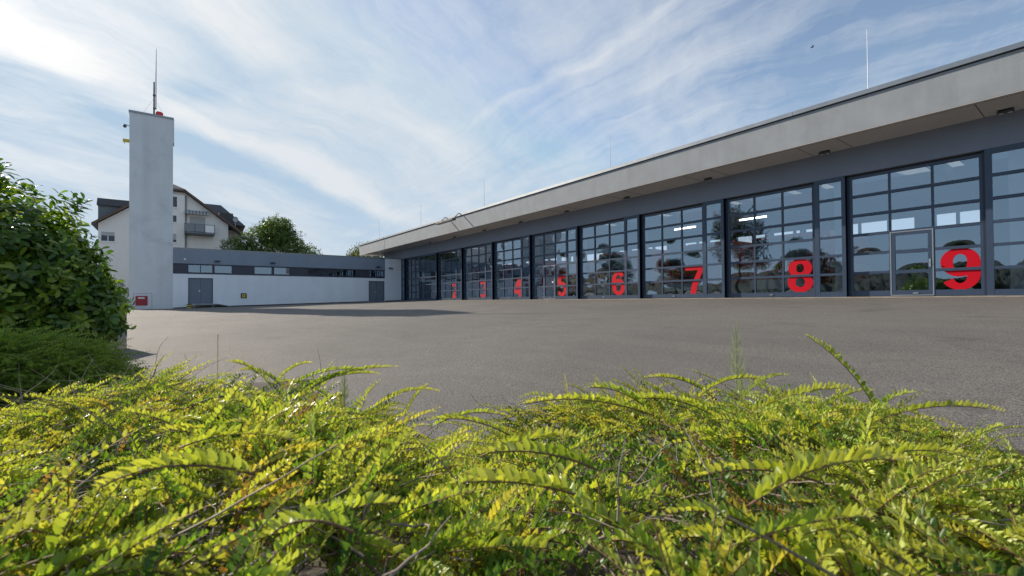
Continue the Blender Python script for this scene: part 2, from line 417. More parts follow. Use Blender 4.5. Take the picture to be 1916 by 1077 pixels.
for i in range(18):
    x0 = -44.9 + i * 1.0; y = -22.55 - 0.012 * i
    z = gzw((x0, y))
    b.box(x0, x0 + 0.992, y - 0.14, y, z - 0.3, z + 0.10, 'kerb_stone')
tag(b.build('kerb'), kind='structure')
tag(grid_sheet('pavement', np.linspace(-75, -26.9, 30), np.linspace(-36, -22.9, 12), lambda U, Y: gz(U, -Y) + 0.085, 'paving'), kind='structure')

# hills far off to the left of the yard (mirrored in the door panes)
hu = np.linspace(0, 1, 420); V = []
hr = np.random.default_rng(5)
rings = [(240, 0.0)] + [(250 + 9 * k, min(1.0, .25 + .75 * k / 13)) for k in range(16)] + [(520, 0.8), (700, 0)]
for dist, hmul in rings:
    for t in hu:
        a = R_(195 + 100 * t)
        base = (17 + 4 * math.sin(t * 11) + 2.5 * math.sin(t * 27 + 1)) * min(1, 5 * t + .1, 5 * (1 - t) + .1)
        V.append((math.cos(a) * dist, math.sin(a) * dist - 20, -1.6 + base * hmul + (hr.uniform(-1.6, 2.2) if hmul > 0 else 0)))
V = np.array(V); n = len(hu)
i = (np.arange(len(rings) - 1)[:, None] * n + np.arange(n - 1)[None]).ravel()
tag(np_mesh('hills', V, [np.stack([i, i + 1, i + n + 1, i + n], 1)], ['hill_green']), kind='structure')

# ------------------------------------------------------------------ vehicle hall
hall = thing('vehicle_hall', 'long grey fire station hall with glazed numbered doors under a deep concrete eave', 'fire station', (-20, 0, 0))
def hb(mb, name, parent=None, **k):
    o = mb.build(name, parent or hall, **k); o.matrix_parent_inverse = (parent or hall).matrix_world.inverted() if False else Matrix.Translation((20, 0, 0))
    return o
PITCH_B, OPEN_W, LINTEL, REC = 4.575, 3.58, 4.45, 0.20
X_END, X_FAR = 3.18, -50.9
b = MB()   # front wall above the doors, side piers
b.box(X_FAR, X_END, 0.0, 0.35, LINTEL, 5.44, 'grey_cladding')
b.box(X_FAR, -46.05, 0.0, 0.35, -0.4, LINTEL, 'grey_cladding', skip='t')
hb(b, 'front_wall')
b = MB()
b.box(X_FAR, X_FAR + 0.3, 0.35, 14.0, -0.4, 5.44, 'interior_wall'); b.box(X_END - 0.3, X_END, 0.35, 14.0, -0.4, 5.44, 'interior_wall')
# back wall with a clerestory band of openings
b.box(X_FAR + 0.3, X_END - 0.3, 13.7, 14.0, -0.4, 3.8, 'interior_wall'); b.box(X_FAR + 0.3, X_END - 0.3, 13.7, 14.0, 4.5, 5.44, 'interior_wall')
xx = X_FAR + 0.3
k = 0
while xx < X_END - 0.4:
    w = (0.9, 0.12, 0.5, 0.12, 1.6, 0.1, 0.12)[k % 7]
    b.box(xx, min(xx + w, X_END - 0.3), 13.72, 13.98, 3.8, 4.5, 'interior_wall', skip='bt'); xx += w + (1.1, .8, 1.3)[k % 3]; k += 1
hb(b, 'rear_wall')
b = MB(); b.box(X_FAR + 0.3, X_END - 0.3, 0.0, 13.7, -0.3, -0.006, 'interior_floor'); hb(b, 'hall_floor')
b = MB()
for i in range(12):
    x = -50 + i * PITCH_B; b.box(x - 0.12, x + 0.12, 0.4, 13.68, 4.95, 5.42, 'interior_wall', skip='t')
hb(b, 'roof_beam')
FZ0, FZ1, FY = 5.42, 6.53, -1.77
RL0, RL1 = 4.6, 6.6      # unseen open strip in the roof, added to brighten the hall interior
b = MB(); b.box(-54.1, X_END + 1.2, FY, RL0, FZ0 + 0.02, FZ1, 'fascia_concrete'); b.box(-54.1, X_END + 1.2, RL1, 14.3, FZ0 + 0.02, FZ1, 'fascia_concrete')
for i in range(13):
    x = -54.1 + i * 4.575; b.box(x, x + 0.6, RL0, RL1, FZ0 + 0.02, FZ1, 'fascia_concrete', skip='fk')
hb(b, 'roof_slab')
b = MB()
b.box(-54.05, X_END + 1.15, FY + 0.004, -0.001, FZ0, FZ0 + 0.018, 'soffit_plaster')
b.box(-54.0, X_END + 1.1, FY + 0.16, FY + 0.172, FZ0 - 0.004, FZ0 - 0.001, 'joint_dark')
for i in range(12):
    xc = -1.75 - i * 4.575
    for s in (-0.62, 0.62):
        if xc + s > -53.8: b.box(xc + s - 0.008, xc + s + 0.008, FY + 0.20, -0.03, FZ0 - 0.006, FZ0 - 0.001, 'joint_dark')
hb(b, 'soffit')
b = MB()
xs = [-54.16 + i * 5.9 for i in range(10)] + [X_END + 1.26]
for x0, x1 in zip(xs, xs[1:]):
    b.box(x0, x1 - 0.008, FY - 0.075, RL0 - 0.1, FZ1 + 0.03, FZ1 + 0.17, 'coping_metal'); b.box(x0, x1 - 0.008, RL1 + 0.1, 14.36, FZ1 + 0.03, FZ1 + 0.17, 'coping_metal')
b.box(-54.05, X_END + 1.15, FY + 0.03, RL0 - 0.12, FZ1 + 0.001, FZ1 + 0.03, 'joint_dark', skip='t'); b.box(-54.05, X_END + 1.15, RL1 + 0.12, 14.2, FZ1 + 0.001, FZ1 + 0.03, 'joint_dark', skip='t')
hb(b, 'coping')
ROWS = ((0.22, 0.82), (0.91, 1.51), (1.60, 2.20), (2.29, 2.90), (3.00, 3.60), (3.70, 4.30))
def arc(cx, cy, rx, ry, a0, a1, n=28):
    return [(cx + rx * math.cos(R_(a0 + (a1 - a0) * i / n)), cy + ry * math.sin(R_(a0 + (a1 - a0) * i / n))) for i in range(n + 1)]
TOPBOW = (.5, .715, .31, .2075)
NINE = [arc(.5, .655, .335, .265, 0, 360, 44), [(.835, .67), (.835, .5), (.835, .40)] + arc(.5, .36, .335, .282, 0, -152)]
GLYPH = {'8': [arc(.5, .712, .305, .21, -90, 270, 40), arc(.5, .2925, .335, .215, 90, 450, 40)], '9': NINE, '6': [[(1 - x, 1 - y) for x, y in g] for g in NINE],
         '7': [[(0.0, .9225), (.5, .9225), (1.0, .9225)], [(.90, .86), (.70, .60), (.52, .30), (.44, 0.0)]],
         '5': [[(.14, .9225), (.5, .9225), (.93, .9225)], [(.27, .86), (.23, .66), (.20, .47)], arc(.48, .345, .355, .265, 142, -150)],
         '4': [[(.70, 0), (.70, .5), (.70, 1)], [(0, .27), (.5, .27), (1, .27)], [(.60, .93), (.36, .62), (.14, .33)]],
         '3': [arc(.47, .712, .335, .21, 158, -88), arc(.47, .2925, .365, .215, 88, -155)],
         '2': [arc(.5, .685, .335, .2375, 168, -28) + [(.55, .36), (.24, .13)], [(.06, .0775), (.5, .0775), (.97, .0775)]],
         '1': [[(.62, 0), (.62, .5), (.62, 1)], [(.50, .90), (.30, .78), (.10, .74)]]}
def digit_mesh(ch, width, height, mt, sx=.32, sy=.158):
    """broad poster numeral; every stroke is laid a hair in front of the one before"""
    V = []; F = []; lay = 0.0
    for g in GLYPH[ch]:
        P = np.array(g); T = unit2(np.gradient(P, axis=0)); N = np.stack([-T[:, 1], T[:, 0]], 1)
        if np.allclose(P[0], P[-1]): t0 = T[1]; T[0] = T[-1] = unit2((P[1] - P[-2])[None])[0]; N = np.stack([-T[:, 1], T[:, 0]], 1)
        A = P + N * np.array([sx, sy]) / 2; B_ = P - N * np.array([sx, sy]) / 2
        A = np.clip(A, 0, 1); B_ = np.clip(B_, 0, 1)
        b = len(V)
        for k, (q, r) in enumerate(zip(A, B_)):
            y = -lay - 0.0012 * k / len(A)
            V += [(q[0] * width, y, q[1] * height), (r[0] * width, y, r[1] * height)]
        F += [(b + 2 * k, b + 2 * k + 1, b + 2 * k + 3, b + 2 * k + 2) for k in range(len(A) - 1)]
        lay += 0.0016
    me = bpy.data.meshes.new('door_number'); me.from_pydata(V, [], F); me.materials.append(MATS[mt]); me.update(); return me
def unit2(a): return a / np.maximum(np.linalg.norm(a, axis=1, keepdims=True), 1e-9)

def panes(cells, y, rng, bulge=0.008, mt='door_glass'):
    """one mesh of slightly cushioned panes"""
    V = []; F = []; nx, nz = 8, 6
    for (x0, x1, z0, z1) in cells:
        sag = rng.uniform(-1, 1) * bulge; tx, tz = rng.uniform(-0.003, 0.003, 2); ph = rng.uniform(0, 6)
        base = len(V)
        for i in range(nx + 1):
            for j in range(nz + 1):
                a, c = i / nx, j / nz
                dy = sag * 16 * a * (1 - a) * c * (1 - c) * (1 + 0.5 * math.sin(ph + 4 * a)) + tx * (a - .5) * (x1 - x0) + tz * (c - .5) * (z1 - z0)
                V.append((x0 + (x1 - x0) * a, y + dy, z0 + (z1 - z0) * c))
        for i in range(nx):
            for j in range(nz):
                q = base + i * (nz + 1) + j; F.append((q, q + nz + 1, q + nz + 2, q + 1))
    return np.array(V), np.array(F)
def hall_part(o, parent):
    o.parent = parent; return o
def make_door(x0, x1, number=None, wicket=False, rng=RNG):
    root = hall
    yf = REC - 0.03; fm = 'frame_anthracite'
    fr = MB(); d0 = yf; d1 = yf + 0.09
    xs0, xs1 = x0 + 0.05, x1 - 0.05
    fr.box(x0, xs0 + 0.03, d0 - 0.02, d1, -0.02, LINTEL, 'frame_dark'); fr.box(xs1 - 0.03, x1, d0 - 0.02, d1, -0.02, LINTEL, 'frame_dark')
    L0, L1 = xs0 + 0.03, xs1 - 0.03
    zs = [0.03] + [z for r in ROWS for z in r] + [4.38]
    for z0, z1 in zip(zs[0::2], zs[1::2]):
        fr.box(L0, L1, d0, d1, z0, z1, fm)
    fr.box(L0, L1, d0 + 0.01, d1, 4.382, LINTEL, 'black')
    fr.box(L0, L1, d0 + 0.005, d1, -0.02, 0.027, 'rubber')
    st = 0.07; cw = (L1 - L0 - 2 * st - 2 * 0.06) / 3
    cols = []
    x = L0
    for i in range(3):
        if i == 0: 
            for r in ROWS: fr.box(x, x + st, d0 + 0.002, d1 - 0.002, r[0], r[1], fm)
            x += st
        cols.append((x, x + cw)); x += cw
        w = 0.06 if i < 2 else st
        for r in ROWS: fr.box(x, x + w, d0 + 0.003, d1 - 0.003, r[0], r[1], fm)
        x += w
    # reveal
    fr.box(x0 - 0.002, x0, 0.02, REC + 0.15, 0, LINTEL, 'frame_dark')
    door = fr.build('sectional_door', root); door.matrix_parent_inverse = Matrix.Translation((20, 0, 0))
    cells = []
    for ci, (a, c) in enumerate(cols):
        for ri, r in enumerate(ROWS):
            if wicket and ci == 1 and ri < 3: continue
            cells.append((a - 0.01, c + 0.01, r[0] - 0.01, r[1] + 0.01))
    yg = yf + 0.05
    V, F = panes(cells, yg, rng); g = np_mesh('glass', V, [F], ['door_glass'], parent=door, smooth=True)
    if wicket:
        a, c = cols[1]; wf = MB(); e0, e1 = d0 - 0.012, d0 + 0.06
        for (p, q, r, s_, mt) in ((a - .035, a - .005, 0.04, 2.23, 'wicket_metal'), (c + .005, c + .035, 0.04, 2.23, 'wicket_metal'),
                                  (a - .005, c + .005, 2.20, 2.23, 'wicket_metal'), (a - .005, c + .005, 0.035, 0.065, 'wicket_metal')):
            wf.box(p, q, e0, e1, r, s_, mt)
        e0 += 0.006
        wf.box(a - .005, a + .10, e0, e1, 0.065, 2.20, fm); wf.box(c - .10, c + .005, e0, e1, 0.065, 2.20, fm)
        zz = [0.065, 0.20, 0.80, 0.90, 1.48, 1.58, 2.10, 2.20]
        for z0, z1 in zip(zz[0::2], zz[1::2]): wf.box(a + .10, c - .10, e0 + .002, e1, z0, z1, fm)
        w = wf.build('wicket_door', door)
        V, F = panes([(a + .09, c - .09, z0 - .01, z1 + .01) for z0, z1 in zip(zz[1:-1:2], zz[2:-1:2])], yg - 0.01, rng)
        np_mesh('glass', V, [F], ['door_glass'], parent=door, smooth=True)
        h = MB(); h.box(c - .085, c - .035, e0 - .012, e0, 0.98, 1.24, 'steel_bright')
        h.tube([(c - .06, e0 - .01, 1.13), (c - .06, e0 - .06, 1.13), (c - .19, e0 - .06, 1.13)], 0.011, 'steel_bright')
        h.build('handle', door)
    if number:
        a, c = cols[2]
        wd = (c - a) * (0.88 if number != 1 else 0.5)
        mesh_obj('door_number', digit_mesh(str(number), wd, 1.345, 'number_red'), door, (c - wd - 0.005, yg - 0.012, 0.205))
    hd = MB(); xm = (L0 + L1) / 2 + 0.1
    hd.box(xm - .07, xm + .07, d0 - .02, d0, 0.10, 0.14, 'steel_bright'); hd.build('pull_handle', door)
    return door
def make_strip(x0, x1, npane=1, rng=RNG):
    fr = MB(); d0, d1 = -0.03, 0.30; fm = 'frame_anthracite'
    ls, rs = (0.15, 0.12)
    fr.box(x0, x0 + ls, d0, d1, -0.02, LINTEL, fm); fr.box(x1 - rs, x1, d0, d1, -0.02, LINTEL, fm)
    L0, L1 = x0 + ls, x1 - rs
    zs = [-0.02] + [z - 0.015 for r in ROWS for z in r] + [LINTEL]
    for z0, z1 in zip(zs[0::2], zs[1::2]): fr.box(L0, L1, d0 + 0.004, 0.06, z0, z1, fm)
    cw = (L1 - L0 - 0.06 * (npane - 1)) / npane; cells = []
    for i in range(npane):
        a = L0 + i * (cw + 0.06)
        for r in ROWS:
            cells.append((a - .01, a + cw + .01, r[0] - .025, r[1] - .005))
            if i < npane - 1: fr.box(a + cw, a + cw + .06, d0 + .006, 0.058, r[0] - .015, r[1] - .015, fm)
    w = fr.build('side_window', hall); w.matrix_parent_inverse = Matrix.Translation((20, 0, 0))
    V, F = panes(cells, 0.012, rng, 0.003); np_mesh('glass', V, [F], ['door_glass'], parent=w, smooth=True)
    return w
make_strip(-46.05, -45.2)
make_door(-45.2, -41.75, 1, True)
make_strip(-41.75, -37.995, 3)
for bay in range(2, 11):
    s = -5.97 - PITCH_B * (9 - bay)
    make_door(s, s + OPEN_W, bay if bay < 10 else None, bay in (5, 9))
    make_strip(s + OPEN_W, s + PITCH_B)
b = MB()
for i in range(10):
    xc = -5.97 - PITCH_B * i + PITCH_B - 0.42
    c = MB(); c.box(xc - 0.17, xc + 0.17, 0.75, 1.1, -0.02, 5.40, 'column_concrete')
    hb(c, 'column')

# lit tube lamps on the hall ceiling
em = bpy.data.materials.new('lit_tube'); em.use_nodes = True; en = NT(em.node_tree)
en.n['Principled BSDF'].inputs['Emission Color'].default_value = (1, .97, .92, 1); en.n['Principled BSDF'].inputs['Emission Strength'].default_value = 4.0
MATS['lit_tube'] = em
tl = thing('tube_lamp', '', 'lamp', (0, 0, 0))
a = MB(); a.box(-.85, .85, -.09, .09, .05, .10, 'engine_white'); a.build('housing', tl)
a = MB(); a.tube([(-.8, 0, 0), (.8, 0, 0)], .045, 'lit_tube', 10); a.build('tube', tl)
k = 0
for bay in (6, 7):
    o = tl if k == 0 else copy_tree(tl); k += 1
    o.location = (-5.97 - PITCH_B * (9 - bay) + 1.79, 8.6, 4.84); o['group'] = 'tube lamps on the hall ceiling'
    o['label'] = 'lit ceiling tube lamp deep inside the hall, seen through door %d' % (bay + 1)

# lamps under the eave, rods on the roof
lamp = thing('eave_lamp', '', 'lamp', (0, 0, 0))
a = MB(); a.box(-0.26, 0.26, -0.10, 0.10, 0.045, 0.075, 'frame_dark')
a.tube([(-0.16, 0, 0.05), (-0.16, 0, 0.0)], 0.02, 'frame_dark'); a.tube([(0.16, 0, 0.05), (0.16, 0, 0.0)], 0.02, 'frame_dark'); a.build('bracket', lamp)
a = MB(); a.prism([(-0.11, 0.0), (0.11, 0.0), (0.09, -0.085), (-0.09, -0.11)], 'x', -0.28, 0.28, 'balcony_metal'); a.build('housing', lamp, bevel=0.01)
for s in (-0.15, 0.15):
    a = MB(); a.tube([(s, 0, -0.086), (s, 0, -0.128)], [0.085, 0.065], 'lamp_glass', 14); a.build('lens', lamp)
LN = ['first', 'second', 'third', 'fourth', 'fifth', 'sixth', 'seventh', 'eighth', 'ninth']
for i in range(9):
    o = lamp if i == 0 else copy_tree(lamp)
    o.location = (-1.9 - PITCH_B * i, -0.38, FZ0 - 0.045); o.scale = (.62, .62, .62)
    o['label'] = ('small twin floodlight under the eave beside the right end of door %d' % (9 - i)); o['group'] = 'lamps under the eave'
rod = thing('lightning_rod', '', 'lightning rod', (0, 0, 0))
a = MB(); a.tube([(0, 0, 0), (0, 0, 1.2), (0, 0, 2.08)], [0.011, 0.009, 0.006], 'coping_metal', 8); a.build('spike', rod)
a = MB(); a.box(-0.14, 0.14, -0.14, 0.14, -0.02, 0.06, 'column_concrete'); a.build('foot', rod)
for i, (x, bay) in enumerate(((-4.85, '9'), (-15.8, '7'), (-27.7, '4'), (-38.2, '2'))):
    o = rod if i == 0 else copy_tree(rod)
    o.location = (x, -1.45, FZ1 + 0.19); o['label'] = 'thin lightning rod on the hall roof above door ' + bay; o['group'] = 'lightning rods on the hall roof'
fl = thing('roof_floodlight', 'flat floodlight on two arms reaching out over the eave edge', 'floodlight', (-31.6, FY, FZ1 + 0.19))
for s in (-1.15, 1.0):
    a = MB(); a.tube([(s, 0.5, 0.0), (s, -0.18, 0.0), (s + 0.15, -0.72, -0.50)], 0.04, 'galvanised'); a.build('arm', fl)
a = MB(); a.prism([(-0.95, -0.52), (-0.60, -0.46), (-0.62, -0.62), (-0.93, -0.66)], 'x', -1.3, 1.4, 'balcony_metal'); a.build('lamp_head', fl, bevel=0.015)

# ------------------------------------------------------------------ annex wing
AX = -46.05
annex = thing('flat_roofed_annex', 'low white annex with grey upper band and ribbon windows joining tower and hall', 'building', (AX, -10, 0))
def ab(mb, name, parent=None, **k):
    o = mb.build(name, parent or annex, **k)
    if not parent: o.matrix_parent_inverse = Matrix.Translation((-AX, 10, 0))
    return o
def ybox(mb, v0, v1, x0, x1, z0, z1, mt, **k): mb.box(x0, x1, -v1, -v0, z0, z1, mt, **k)
D1 = (16.88, 18.59); D2 = (1.89, 3.53)
b = MB()
for v0, v1, z0 in ((1.82, D2[0], -0.9), (D2[1], D1[0], -0.9), (D1[1], 19.6, -0.9)): ybox(b, v0, v1, AX - 0.3, AX, z0, 2.36, 'white_render')
ybox(b, D2[0], D2[1], AX - 0.3, AX, 2.05, 2.36, 'white_render', skip='fk'); ybox(b, D1[0], D1[1], AX - 0.3, AX, 2.03, 2.36, 'white_render', skip='fk')
ybox(b, 0.02, 1.82, AX - 6, AX + 0.03, -0.9, 4.43, 'white_render')
ybox(b, 1.82, 19.6, AX - 6.3, AX - 6, -0.9, 4.2, 'white_render')
ab(b, 'wall')
b = MB(); ybox(b, 1.82, 19.6, AX - 6, AX + 0.05, 3.20, 4.34, 'annex_band'); ab(b, 'band')
b = MB(); ybox(b, -0.0, 19.58, AX - 6.1, AX + 0.09, 4.431, 4.50, 'coping_metal'); ybox(b, 1.83, 19.58, AX - 6.0, AX + 0.03, 4.341, 4.43, 'coping_metal'); ab(b, 'coping')
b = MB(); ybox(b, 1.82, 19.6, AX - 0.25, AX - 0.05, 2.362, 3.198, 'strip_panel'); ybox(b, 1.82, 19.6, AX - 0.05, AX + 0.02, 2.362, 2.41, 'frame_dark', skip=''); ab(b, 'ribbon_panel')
def ribbon(v0, v1, nmul):
    fr = MB(); x0, x1 = AX - 0.045, AX - 0.005
    ybox(fr, v0, v1, x0, x1, 3.10, 3.19, 'frame_dark'); ybox(fr, v0, v1, x0, x1, 2.415, 2.50, 'frame_dark')
    w = (v1 - v0) / nmul
    for i in range(nmul + 1):
        vv = v0 + i * w; ybox(fr, max(v0, vv - 0.03), min(v1, vv + 0.03), x0, x1 - 0.003, 2.50, 3.10, 'frame_dark')
    f = ab(fr, 'ribbon_window')
    V = []; F = []
    for i in range(nmul):
        a0, a1 = -(v0 + i * w + .02), -(v0 + (i + 1) * w - .02); bb = len(V)
        tl = random.uniform(-.008, .008)
        V += [(AX - .03 - tl, a0, 2.49), (AX - .03 + tl, a1, 2.49), (AX - .03 + tl, a1, 3.11), (AX - .03 - tl, a0, 3.11)]; F.append((bb + 1, bb, bb + 3, bb + 2))
    np_mesh('glass', np.array(V), [np.array(F)], ['strip_glass'], parent=f)
for a0, a1, n_ in ((16.9, 18.6, 2), (15.5, 16.79, 1), (12.41, 13.81, 1), (10.93, 12.25, 1), (4.84, 9.3, 3), (1.86, 3.46, 4)): ribbon(a0, a1, n_)
def double_door(v0, v1, z0, z1, hand=True):
    d = MB(); vm = (v0 + v1) / 2
    ybox(d, v0, v0 + .05, AX - .2, AX + .012, z0, z1, 'frame_dark'); ybox(d, v1 - .05, v1, AX - .2, AX + .012, z0, z1, 'frame_dark'); ybox(d, v0 + .05, v1 - .05, AX - .2, AX + .012, z1 - .05, z1, 'frame_dark')
    ybox(d, v0 + .05, vm - .008, AX - .1, AX - .04, z0, z1 - .05, 'door_grey'); ybox(d, vm + .008, v1 - .05, AX - .1, AX - .04, z0, z1 - .05, 'door_grey')
    ybox(d, vm - .008, vm + .008, AX - .1, AX - .06, z0, z1 - .05, 'black')
    o = ab(d, 'double_door')
    h = MB(); ybox(h, vm + .05, vm + .09, AX - .04, AX - .025, z0 + .95, z0 + 1.15, 'steel_bright'); h.tube([(AX - .03, -vm - .07, z0 + 1.05), (AX + .03, -vm - .07, z0 + 1.05), (AX + .03, -vm - .2, z0 + 1.05)], .012, 'steel_bright'); h.build('handle', o)
double_door(D1[0], D1[1], -0.10, 2.03); double_door(D2[0], D2[1], -0.12, 2.05)
b = MB()      # dark strip in the soil colour along the wall foot
for v0, v1 in ((0.05, 1.80), (3.56, 7.2), (7.2, 11.0), (11.0, 14.2), (14.2, 16.85), (18.62, 19.58)):
    b = MB(); z0, z1 = float(gz(AX, v0)), float(gz(AX, v1)); xo = AX + (0.036 if v1 < 1.9 else 0.006)
    b.poly([(xo, -v0, z0 - .05), (xo, -v1, z1 - .05), (xo, -v1, z1 + .085), (xo, -v0, z0 + .085)][::-1], 'soil')
    ab(b, 'base_strip')
# wall lamps, round sensor, sign
wl = thing('wall_lamp', '', 'lamp', (0, 0, 0))
a = MB(); a.box(-0.02, 0.03, -0.10, 0.10, -0.06, 0.06, 'frame_dark'); a.build('bracket', wl)
a = MB(); a.prism([(-0.22, 0.03), (0.22, 0.03), (0.20, -0.05), (-0.20, -0.05)], 'x', 0.03, 0.22, 'frame_dark'); a.build('lamp_shade', wl, bevel=0.015)
for i, (v, z, lb) in enumerate(((16.57, 3.49, 'small dark wall lamp on the grey band above the left double door'), (12.35, 3.52, 'small dark wall lamp on the grey band in the middle of the annex'),
                              (2.57, 3.53, 'small dark wall lamp on the grey band above the right double door'), (1.24, 3.43, 'small dark wall lamp on the white corner wall beside the hall'))):
    o = wl if i == 0 else copy_tree(wl); o.location = (AX + (0.07 if i < 3 else 0.05), -v, z); o['label'] = lb; o['group'] = 'lamps on the annex front'
a = MB(); a.tube([(0, 0, 0), (0.03, 0, 0), (0.06, 0, 0)], [0.085, 0.085, 0.05], 'label_white', 16)
tag(a.build('wall_sensor', loc=(AX + 0.05, -18.81, 3.54)), 'small round white sensor on the grey band next to the tower', 'sensor')
sg = thing('wall_sign', 'small square yellow sign with black border on the white annex wall', 'sign', (AX + 0.005, -14.62, 0.55))
a = MB(); a.box(0, 0.03, -0.22, 0.22, -0.22, 0.22, 'black'); a.build('backing', sg)
a = MB(); a.box(0.031, 0.038, -0.12, 0.12, -0.15, 0.14, 'sign_yellow'); a.build('panel', sg)
a = MB(); a.box(0.039, 0.043, -0.035, 0.045, -0.07, 0.06, 'bark'); a.tube([(0.039, 0, 0.085), (0.043, 0, 0.085)], 0.025, 'bark'); a.build('emblem', sg)
# loading platform with ramp at the left door
pf = thing('loading_platform', 'low steel loading platform with short ramp below the left double door', 'platform', (AX, -17.7, -0.12))
a = MB(); a.box(0.02, 1.15, -0.95, 1.0, -0.06, 0.0, 'galvanised'); a.build('deck', pf)
a = MB(); a.prism([(1.0, 0.0), (1.0, -0.06), (2.05, -0.33), (2.05, -0.27)], 'x', 0.02, 1.15, 'balcony_panel') if False else None
a = MB()
a.v += [(0.02, 1.0, 0.0), (1.15, 1.0, 0.0), (1.15, 2.05, -0.22), (0.02, 2.05, -0.22), (0.02, 1.0, -0.06), (1.15, 1.0, -0.06), (1.15, 2.05, -0.26), (0.02, 2.05, -0.26)]
for q in ((0, 1, 2, 3), (7, 6, 5, 4), (1, 5, 6, 2), (0, 3, 7, 4), (3, 2, 6, 7)): a.f.append(q); a.mi.append(a.m('balcony_panel'))
a.build('ramp', pf)
for yy in (-0.5, 0.75):
    a = MB(); a.box(1.02, 1.10, yy - .04, yy + .04, -0.42, -0.06, 'balcony_panel'); a.build('leg', pf)
a = MB()
for k in range(5):
    z1 = 0.0 - k * 0.085; a.box(1.155, 1.18, -1.0, -0.72, z1 - 0.08, z1, 'stripe_yellow' if k % 2 else 'black')
a.build('warning_board', pf)

# ------------------------------------------------------------------ hose tower
tw = thing('hose_tower', 'tall plain pale rendered hose tower with a red hatch at its foot', 'tower', (AX, -21, -0.6))
TI = Matrix.Translation((-AX, 21, 0.6))
def tb(mb, name, **k):
    o = mb.build(name, tw, **k); o.matrix_parent_inverse = TI; return o
b = MB(); b.box(AX - 4.2, AX + 0.02, -22.33, -19.602, -0.9, 14.9, 'tower_render'); tb(b, 'shaft')
b = MB(); b.box(AX - 4.25, AX + 0.07, -22.38, -19.55, 14.902, 15.04, 'coping_metal'); tb(b, 'coping')
b = MB(); b.box(AX - 1.0, AX + 0.0, -19.60, -19.53, 13.0, 14.90, 'tower_render'); tb(b, 'cladding_strip')
b = MB()
b.box(AX + 0.021, AX + 0.035, -22.07, -20.92, 0.72, 0.75, 'shutter'); b.box(AX + 0.021, AX + 0.035, -20.95, -20.92, -0.5, 0.72, 'shutter'); b.box(AX + 0.021, AX + 0.035, -22.07, -22.04, -0.5, 0.72, 'shutter'); tb(b, 'hatch_surround')
b = MB(); b.box(AX + 0.021, AX + 0.05, -21.94, -21.20, -0.21, 0.54, 'hatch_red'); ht = tb(b, 'hatch')
b = MB(); b.box(AX + 0.051, AX + 0.055, -21.78, -21.38, 0.32, 0.43, 'label_white'); b.build('label_plate', ht)
for y in (-21.93, -21.22):
    b = MB(); b.box(AX + 0.021, AX + 0.045, y - .015, y + .015, -0.40, -0.215, 'steel_bright'); tb(b, 'hatch_stay')
an = thing('antenna_mast', 'dark radio mast with thin whip aerials and guy wires on top of the hose tower', 'antenna', (AX - 1.2, -20.85, 15.0))
a = MB(); a.tube([(0, 0, 0), (0, 0, 2.0), (0, 0, 3.1)], [0.06, 0.055, 0.05], 'frame_dark'); a.build('mast', an)
a = MB(); a.tube([(0.0, 0.12, 0.9), (0.0, 0.12, 3.6), (0, 0.14, 5.9)], [0.035, 0.028, 0.014], 'balcony_metal'); a.build('whip_aerial', an)
for sx, sy in ((0.6, -0.75), (0.6, 0.8), (-1.4, 0.0)):
    a = MB(); a.tube([(0, 0, 1.75), (sx, sy, 0.05)], 0.006, 'balcony_metal', 5); a.build('guy_wire', an)
for bx in ((-.07, .07, -.07, .16, 0.88, 0.96), (-.07, .07, -.08, .08, 1.95, 2.05)):
    a = MB(); a.box(*bx, 'frame_dark'); a.build('clamp', an)
bc = thing('warning_beacon', 'red beacon box on top of the hose tower beside the mast', 'beacon', (AX - 0.5, -20.5, 15.04))
a = MB(); a.box(-.2, .2, -.26, .26, 0.0, 0.06, 'frame_dark'); a.build('base', bc)
a = MB(); a.prism([(-.26, .06), (.26, .06), (.24, .34), (.12, .42), (-.2, .42)], 'x', -.2, .2, 'beacon_red'); a.build('lens', bc, bevel=.03)
cd = thing('dome_camera', 'small grey dome camera on a bracket high on the left side of the tower', 'camera', (AX - 0.6, -22.34, 13.95))
a = MB(); a.tube([(0, 0, 0), (0, -.2, .05), (0, -.3, 0.02)], 0.035, 'balcony_panel'); a.build('bracket', cd)
a = MB(); a.tube([(0, -.3, .06), (0, -.3, -.06), (0, -.3, -.14), (0, -.3, -.19)], [0.11, 0.12, 0.10, 0.04], 'balcony_metal', 12); a.build('dome', cd, smooth=True)
hk = thing('hoist_beam', 'short yellow hoist beam sticking out of the left side of the tower', 'hoist', (AX - 0.6, -22.34, 12.75))
a = MB(); a.box(-.06, .06, -.42, 0, .08, .12, 'stripe_yellow'); a.box(-.06, .06, -.42, 0, -.12, -.08, 'stripe_yellow'); a.box(-.02, .02, -.42, 0, -.08, .08, 'stripe_yellow'); a.build('beam', hk)
a = MB(); a.tube([(0, -.32, -.12), (0, -.32, -.2), (0, -.28, -.26)], 0.018, 'balcony_metal'); a.build('hook', hk)
rd = thing('annex_rod', 'tall thin lightning rod on the annex roof near the hall corner', 'lightning rod', (AX - 0.9, -2.0, 4.45))
a = MB(); a.tube([(0, 0, 0), (0, 0, 2), (0, -.12, 4.3)], [0.018, 0.015, 0.008], 'steel_bright'); a.build('spike', rd)
a = MB(); a.box(-.14, .14, -.14, .14, 0.05, .13, 'column_concrete'); a.build('foot', rd)
